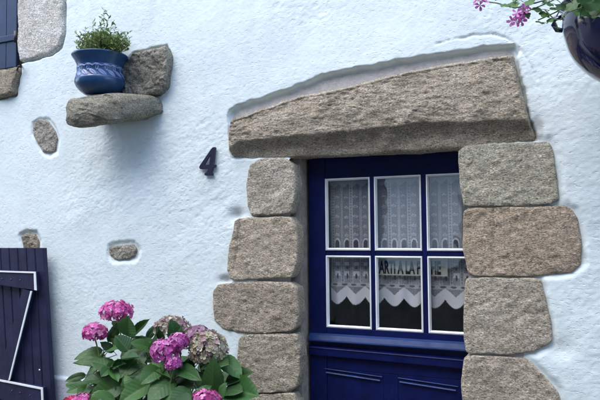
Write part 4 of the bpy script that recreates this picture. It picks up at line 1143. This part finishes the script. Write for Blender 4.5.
for k in range(46):     # the rest of the mound of leaves over the rim
    a = rg.uniform(-2.2, 2.2); rr = gr_(rg.uniform(20, 68)); p = Vector((GC.x + rr * math.cos(a), YG + rr * math.sin(a), gz(rg.uniform(-14, 6))))
    ivy(p, Vector((math.cos(a), math.sin(a), rg.uniform(-.5, .5))), rg.uniform(.045, .07), Vector((rg.uniform(-.3, .3), -.4, 1)), rg.uniform(.8, 1.6))
for hx, hy, nfl in ((517, 17, 7), (480, 1, 5), (523, 11, 3)):
    geo = Geo(); c = W(hx, hy, -.53 if hx > 500 else -.5)
    for k in range(nfl):
        o_ = Vector((rg.uniform(-.026, .026), rg.uniform(-.015, .015), rg.uniform(-.028, .012)))
        p = c + o_; nn = (o_.normalized() + Vector((rg.uniform(-.4, .4), -.7, rg.uniform(-.2, .3)))).normalized()
        e1 = nn.cross(Vector((rg.uniform(-1, 1), .2, 1))).normalized(); e2 = nn.cross(e1); fs = .020
        geo.add(*tube_geo([c + Vector((0, 0, .012)), p], .0012, 5), (.25, .16, .12))
        for q in range(5):
            a = q * 2 * math.pi / 5 + rg.uniform(-.15, .15); da = e1 * math.cos(a) + e2 * math.sin(a); db = nn.cross(da); cup = rg.uniform(.0, .35)
            cb = rg.choice([(.55, .16, .46), (.62, .24, .55), (.48, .12, .40)])
            Vp = [p, p + da * fs * .6 + db * fs * .25, p + da * fs * .95 + db * fs * .2 + nn * fs * cup, p + da * fs * .95 - db * fs * .2 + nn * fs * cup, p + da * fs * .6 - db * fs * .25]
            geo.add(Vp, [(0, 1, 4), (1, 2, 3, 4)], cb)
    geo.build('flower_cluster', M_PETAL, geran, False)

# ------------------------------------------------------------------ the house across the lane (unseen behind the camera, sized to block low sky, mirrored in panes and glaze)
opp = thing('opposite_house', 'unseen stone house across the lane, added to block low sky and reflect in the panes', 'house', (-2, -5.4, 0))
bm = bmesh.new(); add_box(bm, -14, 9, -6.0, -5.4, -.02, 6.3); bm_obj('wall', bm, M_FACADE, opp)
bm = bmesh.new()
a = [bm.verts.new(p) for p in ((-14.2, -5.1, 6.2), (9.2, -5.1, 6.2), (9.2, -9, 9.0), (-14.2, -9, 9.0))]; b = [bm.verts.new(v.co + Vector((0, 0, .15))) for v in a]
bm.faces.new(a); bm.faces.new(b[::-1])
for i in range(4): bm.faces.new((a[i], b[i], b[(i + 1) % 4], a[(i + 1) % 4]))
bm_obj('roof', bm, M_SLATE, opp)
for x in (-8.5, -5.2, -2.0, 1.6, 4.8):
    box('window', x - .5, x + .5, -5.395, -5.35, 1.0, 2.3, M_WHITE, opp, .01)
    box('shutter', x - 1.0, x - .52, -5.395, -5.34, .98, 2.32, M_SHUTBLUE, opp, .01); box('shutter', x + .52, x + 1.0, -5.395, -5.34, .98, 2.32, M_SHUTBLUE, opp, .01)
